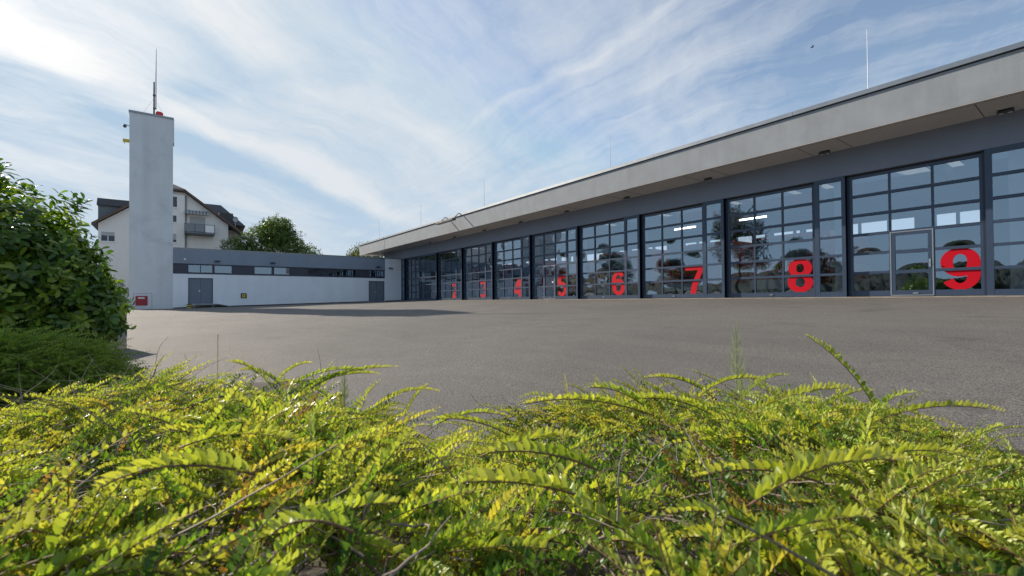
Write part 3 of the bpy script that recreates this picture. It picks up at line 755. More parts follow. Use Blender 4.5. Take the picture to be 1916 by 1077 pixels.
# ------------------------------------------------------------------ gabled house behind
HX = -66.0; HC = 19.45
house = thing('gabled_house', 'white gabled house with dark half hipped roof and balcony behind the tower', 'house', (HX, -HC, -0.5))
HI = Matrix.Translation((-HX, HC, 0.5))
def hsb(mb, name, parent=None, **k):
    o = mb.build(name, parent or house, **k)
    if not parent: o.matrix_parent_inverse = HI
    return o
EZ, EW, SL = 8.35, 7.0, 0.775
def rz_(dv): return 13.85 - abs(dv) * SL
def YV(v): return -v
wl_, wr_ = HC + 6.55, HC - 5.4
b = MB()
def gable(x0, x1, mt='house_render'):
    zt = 13.05
    pts = [(YV(wl_), -1.0), (YV(wr_), -1.0), (YV(wr_), rz_(wr_ - HC) - .12), (YV(HC - 1.0), zt - .1), (YV(HC + 1.0), zt - .1), (YV(wl_), rz_(wl_ - HC) - .12)]
    b.prism(pts, 'x', x0, x1, mt)
gable(HX - 11, HX)
b.box(HX + 0.002, HX + 0.30, YV(HC + 1.6), YV(18.42), -1.0, 12.55, 'house_render')
hsb(b, 'wall')
b = MB(); th = 0.22
def slope(v0, v1, x0, x1, z0=None, z1=None):
    z0 = rz_(v0 - HC) if z0 is None else z0; z1 = rz_(v1 - HC) if z1 is None else z1
    b.prism([(YV(v0), z0), (YV(v1), z1), (YV(v1), z1 + th), (YV(v0), z0 + th)], 'x', x0, x1, 'roof_tile_dark')
# two slopes with the top cut back for the half hip
for s in (1, -1):
    ve = HC + s * (7.05 if s > 0 else 6.95); vm = HC + s * 1.05
    slope(ve, vm, HX - 11.5, HX + 0.55)
    bb = len(b.v); k = b.m('roof_tile_dark')
    P = [(HX + 0.55, YV(vm), rz_(1.05)), (HX - 1.4, YV(HC), 13.85), (HX - 11.5, YV(HC), 13.85), (HX - 11.5, YV(vm), rz_(1.05))]
    P2 = [(x, y, z + th) for x, y, z in P]
    b.v += P + P2
    for q in ((4, 5, 6, 7), (3, 2, 1, 0)): b.f.append(tuple(bb + i for i in q)); b.mi.append(k)
b.poly([(HX + .6, YV(HC + 1.15), rz_(1.05) + th - .06), (HX + .6, YV(HC - 1.15), rz_(1.05) + th - .06), (HX - 1.4, YV(HC), 13.87 + th)], 'roof_tile_dark')
b.poly([(HX + .6, YV(HC - 1.15), rz_(1.05) - .08), (HX + .6, YV(HC + 1.15), rz_(1.05) - .08), (HX - 1.4, YV(HC), 13.7)], 'roof_tile_dark')
b.poly([(HX + .6, YV(HC + 1.15), rz_(1.05) - .08), (HX + .6, YV(HC - 1.15), rz_(1.05) - .08), (HX + .6, YV(HC - 1.15), rz_(1.05) + th - .06), (HX + .6, YV(HC + 1.15), rz_(1.05) + th - .06)], 'barge_brown')
hsb(b, 'roof')
b = MB()
for s in (1, -1):
    v0 = HC + s * (7.05 if s > 0 else 6.95); v1 = HC + s * 1.05
    z0, z1 = rz_(v0 - HC), rz_(v1 - HC)
    b.prism([(YV(v0), z0 - .1), (YV(v1), z1 - .1), (YV(v1), z1 + th - .03), (YV(v0), z0 + th - .03)], 'x', HX + 0.552, HX + 0.60, 'barge_brown')
hsb(b, 'barge_board')
# wing roof to the right, behind the gable
b = MB()
x0, x1 = HX - 1.6, HX - 9.5; xm = (x0 + x1) / 2
zr, ze = 12.9, 8.6
A = [(x0, YV(18.5), ze + 1.7), (x0, YV(12.0), ze + 1.2), (xm, YV(14.4), zr), (xm, YV(18.5), zr), (x1, YV(12.0), ze), (x1, YV(18.5), ze)]
b.poly([A[0], A[1], A[2], A[3]], 'roof_tile_dark'); b.poly([A[1], A[4], A[2]], 'roof_tile_dark'); b.poly([A[4], A[5], A[3], A[2]], 'roof_tile_dark'); b.poly([A[0], A[5], A[4], A[1]], 'roof_tile_dark')
hsb(b, 'wing_roof')
b = MB(); b.box(x1 + .4, x0 - .4, YV(17.5), YV(12.4), -1, 9.2, 'house_render'); hsb(b, 'wing_wall')
# left dormer, satellite dish
b = MB(); b.box(HX - 3.6, HX - 0.9, YV(26.1), YV(22.4), 9.0, 10.75, 'dormer_green'); b.prism([(HX - 3.9, 10.75), (HX - 0.6, 10.75), (HX - 1.3, 11.6), (HX - 3.2, 11.6)], 'y', YV(26.2), YV(22.0), 'roof_tile_dark'); hsb(b, 'dormer')
b = MB(); b.box(HX - 3.0, HX - 1.2, YV(14.9), YV(13.4), 9.8, 11.2, 'roof_tile_dark'); hsb(b, 'dormer')
b = MB(); c0 = Vector((HX - 0.3, YV(13.25), 10.35))
for k in range(12):
    w0, w1 = 2 * math.pi * k / 12, 2 * math.pi * (k + 1) / 12
    b.poly([c0, c0 + Vector((.14, math.cos(w0) * .30, math.sin(w0) * .33)), c0 + Vector((.14, math.cos(w1) * .30, math.sin(w1) * .33))], 'shutter')
b.tube([c0, c0 + Vector((-.1, 0, -.9))], .04, 'shutter'); hsb(b, 'satellite_dish')
def hwin(v0, v1, z0, z1, shut=0.0, x=HX, mull=1):
    f = MB(); y0, y1 = YV(max(v0, v1)), YV(min(v0, v1))
    f.box(x + .003, x + .06, y0 - .07, y0, z0 - .07, z1 + .07, 'label_white'); f.box(x + .003, x + .06, y1, y1 + .07, z0 - .07, z1 + .07, 'label_white')
    f.box(x + .003, x + .06, y0, y1, z1, z1 + .07, 'label_white'); f.box(x + .003, x + .12, y0 - .1, y1 + .1, z0 - .13, z0 - .071, 'label_white'); f.box(x + .003, x + .06, y0, y1, z0 - .07, z0, 'label_white')
    for i in range(1, mull): yy = y0 + (y1 - y0) * i / mull; f.box(x + .02, x + .05, yy - .035, yy + .035, z0, z1, 'label_white')
    o = hsb(f, 'window')
    zs = z1 - (z1 - z0) * shut
    if zs > z0 + .01:
        g = MB(); g.box(x + .004, x + .02, y0, y1, z0, zs, 'window_dark'); g.build('pane', o)
    if shut > 0:
        g = MB(); n_ = max(2, int((z1 - zs) / .09))
        for i in range(n_): za = zs + (z1 - zs) * i / n_; g.box(x + .004, x + .052 + .004 * (i % 2), y0, y1, za, za + (z1 - zs) / n_ - .004, 'shutter')
        g.build('roller_shutter', o)
hwin(24.65, 25.75, 6.75, 7.75, 0.40, mull=2)
hwin(17.95, 16.4, 8.35, 10.2, 0.92)
hwin(19.55, 19.15, 11.1, 12.3, 0.0, HX + .30); hwin(19.55, 19.2, 9.35, 10.1, 0.0, HX + .30); hwin(19.55, 19.2, 7.0, 8.0, 0.7, HX + .30)
b = MB(); b.tube([(HX + .2, YV(18.3), -1), (HX + .2, YV(18.3), 12.6)], .06, 'balcony_panel'); hsb(b, 'downpipe')
bal = MB(); y0, y1 = YV(18.45), YV(15.55)
bal.box(HX + .302, HX + 1.5, y0, y1, 7.95, 8.12, 'balcony_metal'); bal.box(HX + .003, HX + .302, y0 + .2, y1, 7.96, 8.10, 'balcony_metal')
bo = hsb(bal, 'balcony')
r = MB()
for zz in (8.2, 9.12): r.box(HX + 1.44, HX + 1.49, y0, y1, zz, zz + .045, 'balcony_metal'); r.box(HX + .302, HX + 1.44, y0, y0 + .05, zz, zz + .045, 'balcony_metal'); r.box(HX + .302, HX + 1.44, y1 - .05, y1, zz, zz + .045, 'balcony_metal')
for i in range(4): yy = y0 + (y1 - y0) * i / 3; r.box(HX + 1.43, HX + 1.50, yy - .03, yy + .03, 8.12, 9.19, 'balcony_metal')
r.build('railing', bo)
r = MB(); r.box(HX + 1.455, HX + 1.47, y0 + .05, y0 + 1.9, 8.26, 9.10, 'balcony_panel'); r.build('panel', bo)
r = MB(); r.box(HX + 1.455, HX + 1.47, y0 + 1.95, y1 - .05, 8.26, 9.08, 'label_white'); r.build('panel', bo)
aw = MB()
for i in range(14):
    ya = YV(18.4) + i * 0.165; aw.prism([(HX + .003, 10.95), (HX + .9, 10.6), (HX + .9, 10.38), (HX + .88, 10.38), (HX + .003, 10.85)], 'y', ya, ya + .163, 'shutter' if i % 2 else 'dormer_green')
hsb(aw, 'awning')

# ------------------------------------------------------------------ bollard, cabinet, pipe
bl = thing('bollard', 'red and white bollard at the kerb left of the tower', 'bollard', (-43.4, -23.15, gzw((-43.4, -23.15)) + 0.08))
a = MB(); a.tube([(0, 0, 0), (0, 0, .70)], .13, 'beacon_red', 14); a.build('post', bl)
a = MB(); a.tube([(0, 0, .70), (0, 0, .84), (0, 0, .92)], [.132, .132, .07], 'label_white', 14); a.build('cap', bl)
p = W(-8.95, 9.7); g0 = gzw(p)
cb = thing('utility_cabinet', 'beige utility cabinet half hidden behind the laurel', 'cabinet', (p.x, p.y, g0), rz=R_(53.1))
a = MB(); a.box(-.85, .55, -.25, .25, .0, .80, 'cabinet_beige'); a.build('housing', cb, bevel=.01)
a = MB(); a.box(-.88, .58, -.28, .28, .80, .86, 'cabinet_beige'); a.build('lid', cb, bevel=.01)
a = MB(); a.box(-.15, -.14, -.253, -.245, .04, .78, 'joint_dark'); a.build('door_gap', cb)
p = W(-6.86, 7.9); g0 = gzw(p) + .10
pp = thing('hydrant_pipe', 'grey blue pipe stub with a coupling poking out from the laurel', 'pipe', (p.x, p.y, g0), rz=R_(53.1))
a = MB(); a.tube([(-.55, 0, .0), (-.55, 0, .30), (-.5, 0, .36), (-.35, 0, .38), (.05, 0, .38)], .062, 'pipe_blue', 16); a.build('tube', pp, smooth=True)
a = MB(); a.tube([(.05, 0, .38), (.06, 0, .38), (.09, 0, .38), (.12, 0, .38), (.13, 0, .38)], [.06, .085, .092, .085, .05], 'galvanised', 16); a.build('coupling', pp)
a = MB(); a.tube([(-.06, 0, .38), (-.03, 0, .38)], .072, 'galvanised', 16); a.build('collar', pp)

# ------------------------------------------------------------------ fire engines in the hall
def engine():
    e = thing('fire_engine', '', 'fire engine', (0, 0, 0), 'fire engines parked in the hall')
    a = MB(); a.prism([(0, .55), (2.0, .55), (2.0, 2.75), (.28, 2.75), (.02, 1.55)], 'x', -1.22, 1.22, 'engine_red'); a.build('cab', e, bevel=.06)
    a = MB(); a.box(-1.24, 1.24, 2.05, 7.2, .75, 3.0, 'engine_red'); a.build('body', e, bevel=.03)
    a = MB(); a.box(-1.1, 1.1, .35, 7.1, .45, .75, 'black'); a.build('chassis', e)
    a = MB(); a.prism([(.0, 1.58), (.245, 2.62), (.225, 2.62), (-.02, 1.58)], 'x', -1.08, 1.08, 'window_dark'); a.build('windscreen', e)
    a = MB(); a.box(-1.24, 1.24, -.14, .35, .38, .80, 'engine_white'); a.build('bumper', e, bevel=.04)
    for s in (-.95, .95):
        a = MB(); a.box(s - .17, s + .17, -.16, -.13, .52, .70, 'lamp_glass'); a.build('headlight', e)
        a = MB(); a.tube([(s * 1.25, .25, 2.3), (s * 1.5, .12, 2.3), (s * 1.5, .12, 2.2)], .025, 'black'); a.box(s * 1.5 - .1, s * 1.5 + .1, .08, .15, 1.75, 2.2, 'black'); a.build('mirror', e)
        a = MB(); a.tube([(s * .75, .55, 2.76), (s * .75, .55, 2.95)], [.13, .11], 'blue_lens', 12); a.build('beacon', e)
        for yy in (1.15, 5.4):
            a = MB(); a.tube([(s * 1.26, yy, .48), (s * .95, yy, .48)], .48, 'rubber', 20); w = a.build('wheel', e)
            a = MB(); a.tube([(s * 1.275, yy, .48), (s * 1.2, yy, .48)], .24, 'engine_white', 14); a.build('rim', w)
    a = MB(); a.box(-1.0, 1.0, -.012, .02, 1.02, 1.12, 'black'); a.box(-1.0, 1.0, -.012, .02, .86, .96, 'black'); a.build('grille', e)
    mesh_obj('lettering', text_mesh('lettering', 'FEUERWEHR', .20, 1.7, .012, 'engine_yellow', .004), e, (-.85, -.03, 1.26))
    a = MB(); a.box(-1.2405, 1.2405, 2.06, 7.19, 1.35, 1.60, 'engine_yellow', skip='fktb'); a.build('stripe', e)
    return e
e0 = engine(); first = True
for bay in (2, 3, 4, 6, 7, 8):
    e = e0 if first else copy_tree(e0); first = False
    s = -5.97 - PITCH_B * (9 - bay); e.location = (s + 1.79 + (0.15 if bay % 2 else -0.1), 1.1 + 0.2 * (bay % 3), 0)
    e['label'] = 'red fire engine with yellow lettering parked inside behind door %d' % bay; e['group'] = 'fire engines parked in the hall'

# ------------------------------------------------------------------ vegetation
def unit(a): return a / np.maximum(np.linalg.norm(a, axis=-1, keepdims=True), 1e-9)
def leaves(P, D, S, L, Wd, hue, lod=0, fold=0.18, curl=0.12, shape=((0.0, .33, .72, 1.0), (0, .5, .40, 0))):
    """leaf blades at P along D, width axis S (all (n,3)); returns verts, [quads, tris], hue per vertex"""
    n = len(P); D = unit(D); S = unit(S - D * (S * D).sum(1, keepdims=True)); N = np.cross(S, D)
    L = L[:, None]; Wd = Wd[:, None]
    if lod == 0:
        ts, ws = shape
        sp = [P + D * L * t - N * (curl * L * t * t) for t in ts]
        up = fold
        l1 = sp[1] - S * Wd * ws[1] + N * Wd * up; r1 = sp[1] + S * Wd * ws[1] + N * Wd * up
        l2 = sp[2] - S * Wd * ws[2] + N * Wd * up; r2 = sp[2] + S * Wd * ws[2] + N * Wd * up
        V = np.stack([*sp, l1, l2, r1, r2], 1); k = 8
        q = np.array([[1, 2, 5, 4], [2, 1, 6, 7]]); t = np.array([[0, 1, 4], [2, 3, 5], [1, 0, 6], [3, 2, 7]])
    else:
        a = P; c = P + D * L - N * (curl * L); m = P + D * L * .48
        V = np.stack([a, c, m - S * Wd * .5 + N * Wd * fold, m + S * Wd * .5 + N * Wd * fold], 1); k = 4
        q = np.zeros((0, 4), int); t = np.array([[0, 1, 2], [1, 0, 3]])
    off = (np.arange(n) * k)[:, None, None]
    Q = (q[None] + off).reshape(-1, 4); T = (t[None] + off).reshape(-1, 3)
    H = np.repeat(hue, k, 0)
    return V.reshape(-1, 3), Q, T, H
class Foliage:
    def __init__(s): s.V = []; s.Q = []; s.T = []; s.H = []; s.Qm = []; s.Tm = []; s.n = 0
    def add(s, V, Q, T, H, mi=0):
        s.V.append(V); s.Q.append(Q + s.n); s.T.append(T + s.n); s.H.append(H); s.n += len(V)
        s.Qm.append(np.full(len(Q), mi)); s.Tm.append(np.full(len(T), mi))
    def add_tubes(s, C, r0, r1, mi, hue=(.2, .1, .05)):
        """C: (n,k,3) polylines, three-sided tubes"""
        n, k, _ = C.shape
        T = unit(np.gradient(C, axis=1)); up = np.array([0, 0, 1.0]) + np.zeros_like(T); up[np.abs(T[..., 2]) > .95] = (1, 0, 0)
        e1 = unit(np.cross(T, up)); e2 = np.cross(T, e1)
        rr = (r0[:, None] + (r1 - r0)[:, None] * np.linspace(0, 1, k)[None])[..., None]
        ring = [C + (e1 * math.cos(a) + e2 * math.sin(a)) * rr for a in (0, 2.094, 4.189)]
        V = np.stack(ring, 2).reshape(-1, 3)
        base = (np.arange(n)[:, None, None] * k + np.arange(k - 1)[None, :, None]) * 3
        j = np.array([0, 1, 2]); j2 = np.array([1, 2, 0])
        Q = np.stack([base + j, base + j2, base + 3 + j2, base + 3 + j], -1).reshape(-1, 4)
        s.add(V, Q, np.zeros((0, 3), int), np.tile(np.array(hue), (len(V), 1)), mi)
    def build(s, name, mats, parent=None, loc=None):
        V = np.concatenate(s.V); off = np.array(loc if loc is not None else (0, 0, 0))
        fl = [np.concatenate(s.Q), np.concatenate(s.T)]; mi = [np.concatenate(s.Qm), np.concatenate(s.Tm)]
        fl2 = [f for f in fl if len(f)]; mi2 = [m for f, m in zip(fl, mi) if len(f)]
        o = np_mesh(name, V - off, fl2, mats, mi2, np.concatenate(s.H), parent)
        if loc is not None and parent is None: o.location = loc
        return o
def vary(base, n, amt, rng=RNG):
    h = np.array(base)[None] * (1 + rng.normal(0, amt, (n, 1))); h *= 1 + rng.normal(0, amt * .45, (n, 3))
    return np.clip(h, .004, .9)

def sprays(fo, P0, az, el0, bend, length, K, leaf, hue_base, lod, stem_mi=1, tipcol=None, stem_r=.0012, twist=.13, flare=.50, rng=RNG):
    """arching shoots carrying two ranks of small oval leaves"""
    n = len(P0); t = np.linspace(0, 1, K)
    el = el0[:, None] - bend[:, None] * t[None]; azz = az[:, None] + rng.normal(0, .25, (n, 1)) * t[None]
    T = np.stack([np.cos(el) * np.cos(azz), np.cos(el) * np.sin(azz), np.sin(el)], -1)
    C = P0[:, None] + np.cumsum(T, 1) * (length / K)[:, None, None]
    side = np.stack([np.sin(azz), -np.cos(azz), np.zeros_like(azz)], -1)
    Up = np.cross(side, T)
    roll = rng.normal(0, .35, (n, 1, 1)); side, Up = side * np.cos(roll) + Up * np.sin(roll), Up * np.cos(roll) - side * np.sin(roll)
    fo.add_tubes(C[:, ::max(1, K // 7)] if K > 8 else C, np.full(n, stem_r), np.full(n, stem_r * .5), stem_mi)
    i0 = 1
    for s in (-1, 1):
        P = C[:, i0:]; Tt = T[:, i0:]; m = P.shape[1]
        jit = rng.normal(0, twist, P.shape)
        D = Tt * .50 + side[:, i0:] * (s * flare) + Up[:, i0:] * .62 + jit
        S = Tt + rng.normal(0, .18, P.shape)
        prof = np.clip(1.0 - .55 * np.clip((t[i0:] - .72) / .28, 0, 1) ** 1.3, .2, 1) * (0.75 + .25 * np.clip(t[i0:] / .2, 0, 1))
        L = (leaf[:, None] * prof[None] * rng.uniform(.8, 1.15, (n, m))).ravel()
        hb_ = np.repeat(hue_base[:, None], m, 1)
        if tipcol is not None: hb_ = hb_ + (np.array(tipcol)[None, None] - hb_) * (np.clip((t[i0:] - .35) / .65, 0, 1)[None, :, None] * .75)
        hb_ = hb_.reshape(-1, 3) * (1 + rng.normal(0, .13, (n * m, 1)))
        keep = rng.random(n * m) > .06
        V, Q, Tr, H = leaves(P.reshape(-1, 3)[keep], D.reshape(-1, 3)[keep], S.reshape(-1, 3)[keep], L[keep], (L * rng.uniform(.40, .48, n * m))[keep], np.clip(hb_[keep], .004, .9), lod)
        fo.add(V, Q, Tr, H, 0)

def smooth_noise(x, y, seed):
    r = np.random.default_rng(seed); v = 0
    for k in range(5):
        a = r.uniform(0, 6.28); f = 1.3 * 1.7 ** k; v = v + np.sin((x * np.cos(a) + y * np.sin(a)) * f + r.uniform(0, 6.28)) * (.6 ** k)
    return v / 2.2
# outline of the planting as seen from the camera: (bearing x/d, slope of its far crest)
OUT_T = np.array([-2.2, -1.15, -.85, -.60, -.45, -.30, -.16, -.07, .05, .22, .40, .55, .70, .90, 1.05, 1.15, 2.2])
OUT_S = np.array([.28, .255, .225, .195, .210, .270, .355, .365, .275, .228, .205, .196, .232, .300, .365, .40, .42])
DEDGE = 2.05
def cover_z(x, d):
    tt = x / np.maximum(d, .25)
    crest = -np.interp(tt, OUT_T, OUT_S) * DEDGE
    f = np.clip((d - .3) / (DEDGE - .3), 0, 1)
    z = -.265 + (crest + .265) * f ** .9
    z = z + .045 * smooth_noise(x * 1.6, d * 1.6, 3) * np.clip(d, 0, 1)
    s_ = .45 + .55 * d
    z = z + .040 * s_ * np.clip(smooth_noise(x * 5.0 / s_, d * 5.0 / s_, 31), -1.2, 1.0)
    drop = np.clip((d - DEDGE) / .5, 0, 1); return z - .5 * drop ** 1.5
def Wn(x, d, z): return np.stack([.60 * x - .80 * d, .80 * x + .60 * d - 19.779, z], -1)
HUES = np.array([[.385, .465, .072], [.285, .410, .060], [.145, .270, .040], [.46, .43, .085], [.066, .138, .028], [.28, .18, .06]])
gc = Foliage()
def scatter(n, d0, d1, power=1.0, rng=RNG, xlim=1.45, extra=.55):
    d = d0 + (d1 - d0) * rng.random(n) ** power
    x = rng.uniform(-1, 1, n) * (d * xlim + extra)
    return x, d
def cover_layer(n, d0, d1, length, K, leaf, lod, sink, el, bend, hue_w, tip=True, power=1.0, gap=None, fan=1, rng=RNG):
    """n shoots, grown in fans of a few from one root"""
    m = n // fan
    x, d = scatter(m, d0, d1, power)
    if gap is not None:       # bare pockets between the clumps
        s_ = .45 + .55 * d
        g = smooth_noise(x * 5.0 / s_, d * 5.0 / s_, 31) + .4 * smooth_noise(x * 11, d * 11, 22)
        keep = g > gap; x, d = x[keep], d[keep]; m = len(x)
    clump = smooth_noise(x * 3.1, d * 3.1, 5) + rng.normal(0, .35, m)
    az = R_(53) + np.where(rng.random(m) < .5 + .5 * np.tanh(-x * 1.0 + clump), 0.0, np.pi) + rng.normal(0, .8, m) + clump * .4
    idx = rng.choice(6, m, p=hue_w)
    x, d, clump, az, idx = (np.repeat(q, fan) for q in (x, d, clump, az, idx)); n = len(x)
    if fan > 1: x = x + rng.normal(0, .018, n) * (.5 + .5 * d); d = d + rng.normal(0, .018, n) * (.5 + .5 * d); az = az + rng.normal(0, .55, n)
    z = cover_z(x, d) - sink * rng.random(n)
    P = Wn(x, d, z)
    hb_ = HUES[idx] * (1 + .28 * clump[:, None])
    ll = length * np.clip(np.exp(rng.normal(0, .35, n)), .45, 1.6)
    sprays(gc, P, az, np.minimum(rng.normal(el, .28, n), 1.35 - 2.2 * np.maximum(ll - .08, 0)), rng.normal(bend, .40, n), ll, K, leaf * rng.uniform(.75, 1.2, n), np.clip(hb_, .01, .8), lod,
           tipcol=(.54, .55, .13) if tip else None, twist=.13)
# under-storey first, then the arching top shoots
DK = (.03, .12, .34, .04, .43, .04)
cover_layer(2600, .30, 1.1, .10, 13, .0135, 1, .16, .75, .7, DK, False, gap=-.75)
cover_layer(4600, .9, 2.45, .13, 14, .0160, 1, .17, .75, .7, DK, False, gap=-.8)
cover_layer(2500, .32, 1.0, .115, 19, .0142, 0, .03, .55, .95, (.38, .29, .15, .11, .06, .01), gap=-.08, fan=6)
cover_layer(5400, .85, 2.2, .17, 21, .0166, 1, .03, .60, 1.05, (.4, .31, .13, .10, .05, .01), gap=-.12, fan=6)
cover_layer(500, .7, 2.1, .21, 28, .0165, 0, .02, .55, 1.0, (.42, .33, .13, .12, .0, .0), gap=-.1, fan=2)
cover_layer(300, .33, .75, .12, 19, .0160, 0, .015, .5, .9, (.42, .33, .13, .12, .0, .0), gap=-.2, fan=2)
cover_layer(1800, .32, 1.6, .055, 9, .0125, 0, .0, 1.2, .2, (.36, .28, .18, .12, .04, .02), gap=-.28, fan=6)
# the shoots that stand clear of the rest: (x, d, z, azimuth in camera frame [0 = right, 90 = away], elevation, bend, length, leaf size)
HERO = [(.60, 1.35, -.30, 172, .75, .9, .22, .019), (.98, 1.5, -.40, 6, .8, .9, .26, .019), (.50, 1.25, -.28, 5, .8, 1.0, .2, .019), (1.15, 1.6, -.45, 175, .8, 1.0, .24, .019), (.70, 1.4, -.32, 20, .9, 1.0, .2, .018),
        (-.95, 1.82, -.34, 70, .9, 1.0, .2, .020), (-.70, 1.75, -.37, 172, .6, .8, .26, .020), (-.52, 1.70, -.40, 8, .7, 1.0, .26, .020), (-.40, 1.68, -.43, 60, .95, .9, .2, .019),
        (.21, .42, -.195, 4, .62, .78, .17, .024), (.20, .40, -.215, 8, .30, .42, .13, .021), (.73, .95, -.268, 3, .40, .62, .30, .020), (.86, 1.06, -.30, 172, 1.22, .62, .27, .0195), (.80, 1.04, -.29, 8, .9, .9, .16, .018),
        (.86, 1.07, -.33, 40, 1.0, .9, .16, .016), (.46, .90, -.232, 0, .55, .62, .22, .020), (.27, .85, -.220, 176, .36, .40, .27, .020), (.28, .90, -.232, 168, .85, .95, .15, .020),
        (.40, .92, -.235, 178, .55, .85, .20, .020), (-.93, 1.78, -.345, 178, 1.0, 1.0, .24, .0215), (-.90, 1.80, -.345, 165, .72, .9, .25, .0215), (-.88, 1.78, -.345, 2, .66, .85, .32, .0215),
        (-.84, 1.75, -.345, 6, .46, .50, .40, .0215), (-.80, 1.72, -.35, 25, .6, .8, .3, .0215), (-.23, .42, -.160, 178, .28, .75, .17, .020), (-.12, .36, -.185, 170, .45, 1.1, .09, .017),
        (.065, .43, -.185, 178, .30, .38, .12, .020), (.10, .50, -.19, 172, .42, .6, .14, .020), (-.05, .62, -.215, 3, .45, .7, .16, .019), (1.02, 1.05, -.345, 10, .4, .6, .22, .018),
        (1.10, 1.20, -.38, 176, .5, .8, .22, .018), (.0, .95, -.285, 165, .45, .7, .20, .019), (-.22, 1.15, -.33, 10, .6, .9, .22, .018), (-.32, 1.1, -.30, 172, .6, 1.0, .18, .018),
        (-.46, .62, -.20, 5, .4, .7, .18, .019), (.36, .52, -.215, 176, .4, .75, .15, .020), (.50, .66, -.24, 4, .35, .7, .18, .020), (-.80, 1.1, -.26, 5, .5, .8, .22, .017)]
for (x, d, z, a, el, bd, ln, lf) in HERO:
    azw = R_(a) + R_(53.1)
    sprays(gc, Wn(np.array([x]), np.array([d]), np.array([z])), np.array([azw]), np.array([el]), np.array([bd]), np.array([ln]), max(12, int(ln / .0074)), np.array([lf * .84]),
           HUES[[int(x * 97) % 2]] * (.95 + .15 * math.sin(x * 50)), 0, tipcol=(.54, .56, .16), stem_r=.0016, twist=.13, flare=.42)
# bare woody twigs
def twigs(n, d0, d1, rng=RNG):
    x, d = scatter(n, d0, d1); k = 7
    z = cover_z(x, d) - rng.uniform(-.012, .05, n)
    az = rng.uniform(0, 6.28, n); L = rng.uniform(.12, .42, n) * (.5 + .35 * d)
    t = np.linspace(0, 1, k)
    el = rng.normal(.05, .15, (n, 1)) + rng.normal(0, .12, (n, k)).cumsum(1)
    aa = az[:, None] + rng.normal(0, .25, (n, k)).cumsum(1)
    T = np.stack([np.cos(el) * np.cos(aa), np.cos(el) * np.sin(aa), np.sin(el)], -1)
    C = Wn(x, d, z)[:, None] + np.cumsum(T, 1) * (L / k)[:, None, None]
    gc.add_tubes(C, rng.uniform(.0012, .0032, n), np.full(n, .0008), 2)
twigs(520, .32, 1.0); twigs(480, .9, 2.2)
def dry_patch(n, x0, x1, d0, d1, rng=RNG):
    """the bare, twiggy margin of the planting"""
    x = rng.uniform(x0, x1, n); d = rng.uniform(d0, d1, n); k = 6; az = rng.uniform(0, 6.28, n); L = rng.uniform(.10, .34, n)
    el = rng.normal(.08, .18, (n, 1)) + rng.normal(0, .16, (n, k)).cumsum(1); aa = az[:, None] + rng.normal(0, .3, (n, k)).cumsum(1)
    T = np.stack([np.cos(el) * np.cos(aa), np.cos(el) * np.sin(aa), np.sin(el)], -1)
    C = Wn(x, d, cover_z(x, d) + rng.uniform(-.04, .015, n))[:, None] + np.cumsum(T, 1) * (L / k)[:, None, None]
    gc.add_tubes(C, rng.uniform(.0012, .003, n), np.full(n, .0008), 2)
dry_patch(420, -2.6, -1.2, 1.55, 2.15)
x = RNG.uniform(-2.6, -1.5, 260); 
tag(gc.build('ground_cover', ['honeysuckle_leaf', 'stem_red', 'twig']), 'yellow green small leaved honeysuckle ground cover filling the foreground', 'ground cover', kind='stuff')

# the same planting further left, laurel shade put into its darker leaf colours
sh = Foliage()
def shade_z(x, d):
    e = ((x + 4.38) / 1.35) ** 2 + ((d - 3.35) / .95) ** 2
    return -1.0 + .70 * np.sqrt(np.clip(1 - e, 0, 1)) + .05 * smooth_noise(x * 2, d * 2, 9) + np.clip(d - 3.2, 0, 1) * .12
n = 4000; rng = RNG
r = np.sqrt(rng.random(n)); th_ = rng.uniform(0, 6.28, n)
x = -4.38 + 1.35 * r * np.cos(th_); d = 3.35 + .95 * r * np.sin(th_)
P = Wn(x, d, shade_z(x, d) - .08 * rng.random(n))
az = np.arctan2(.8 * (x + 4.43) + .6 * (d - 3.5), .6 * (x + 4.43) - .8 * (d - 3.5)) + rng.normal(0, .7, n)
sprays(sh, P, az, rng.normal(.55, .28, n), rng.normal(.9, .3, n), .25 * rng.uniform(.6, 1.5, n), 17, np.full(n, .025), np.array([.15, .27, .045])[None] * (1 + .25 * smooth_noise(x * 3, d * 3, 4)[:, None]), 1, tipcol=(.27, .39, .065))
tag(sh.build('shaded_ground_cover', ['honeysuckle_leaf', 'stem_red']), 'honeysuckle ground cover with the laurel shade put into its dark green leaves', 'ground cover', kind='stuff')
# planting bed under it all
bu = np.linspace(-7.5, 5, 40); bd = np.linspace(-1.0, 5.8, 26)
X_, D_ = np.meshgrid(bu, bd, indexing='ij')
edge = np.where(X_ < -2.2, 5.6, 2.45 + .1 * np.sin(X_ * 3))
Dm = np.minimum(D_, edge)
Pw = Wn(X_, Dm, 0 * X_); Z = gz(Pw[..., 0], -Pw[..., 1]) + .03 + .06 * np.clip((edge - Dm) / .4, 0, 1) + .015 * np.sin(X_ * 7) * np.sin(Dm * 6)
Pw[..., 2] = Z; a_, b_ = X_.shape; i = (np.arange(a_ - 1)[:, None] * b_ + np.arange(b_ - 1)[None]).ravel()
tag(np_mesh('ground_bed', Pw.reshape(-1, 3), [np.stack([i, i + b_, i + b_ + 1, i + 1], 1)], ['soil'], smooth=True), kind='structure')

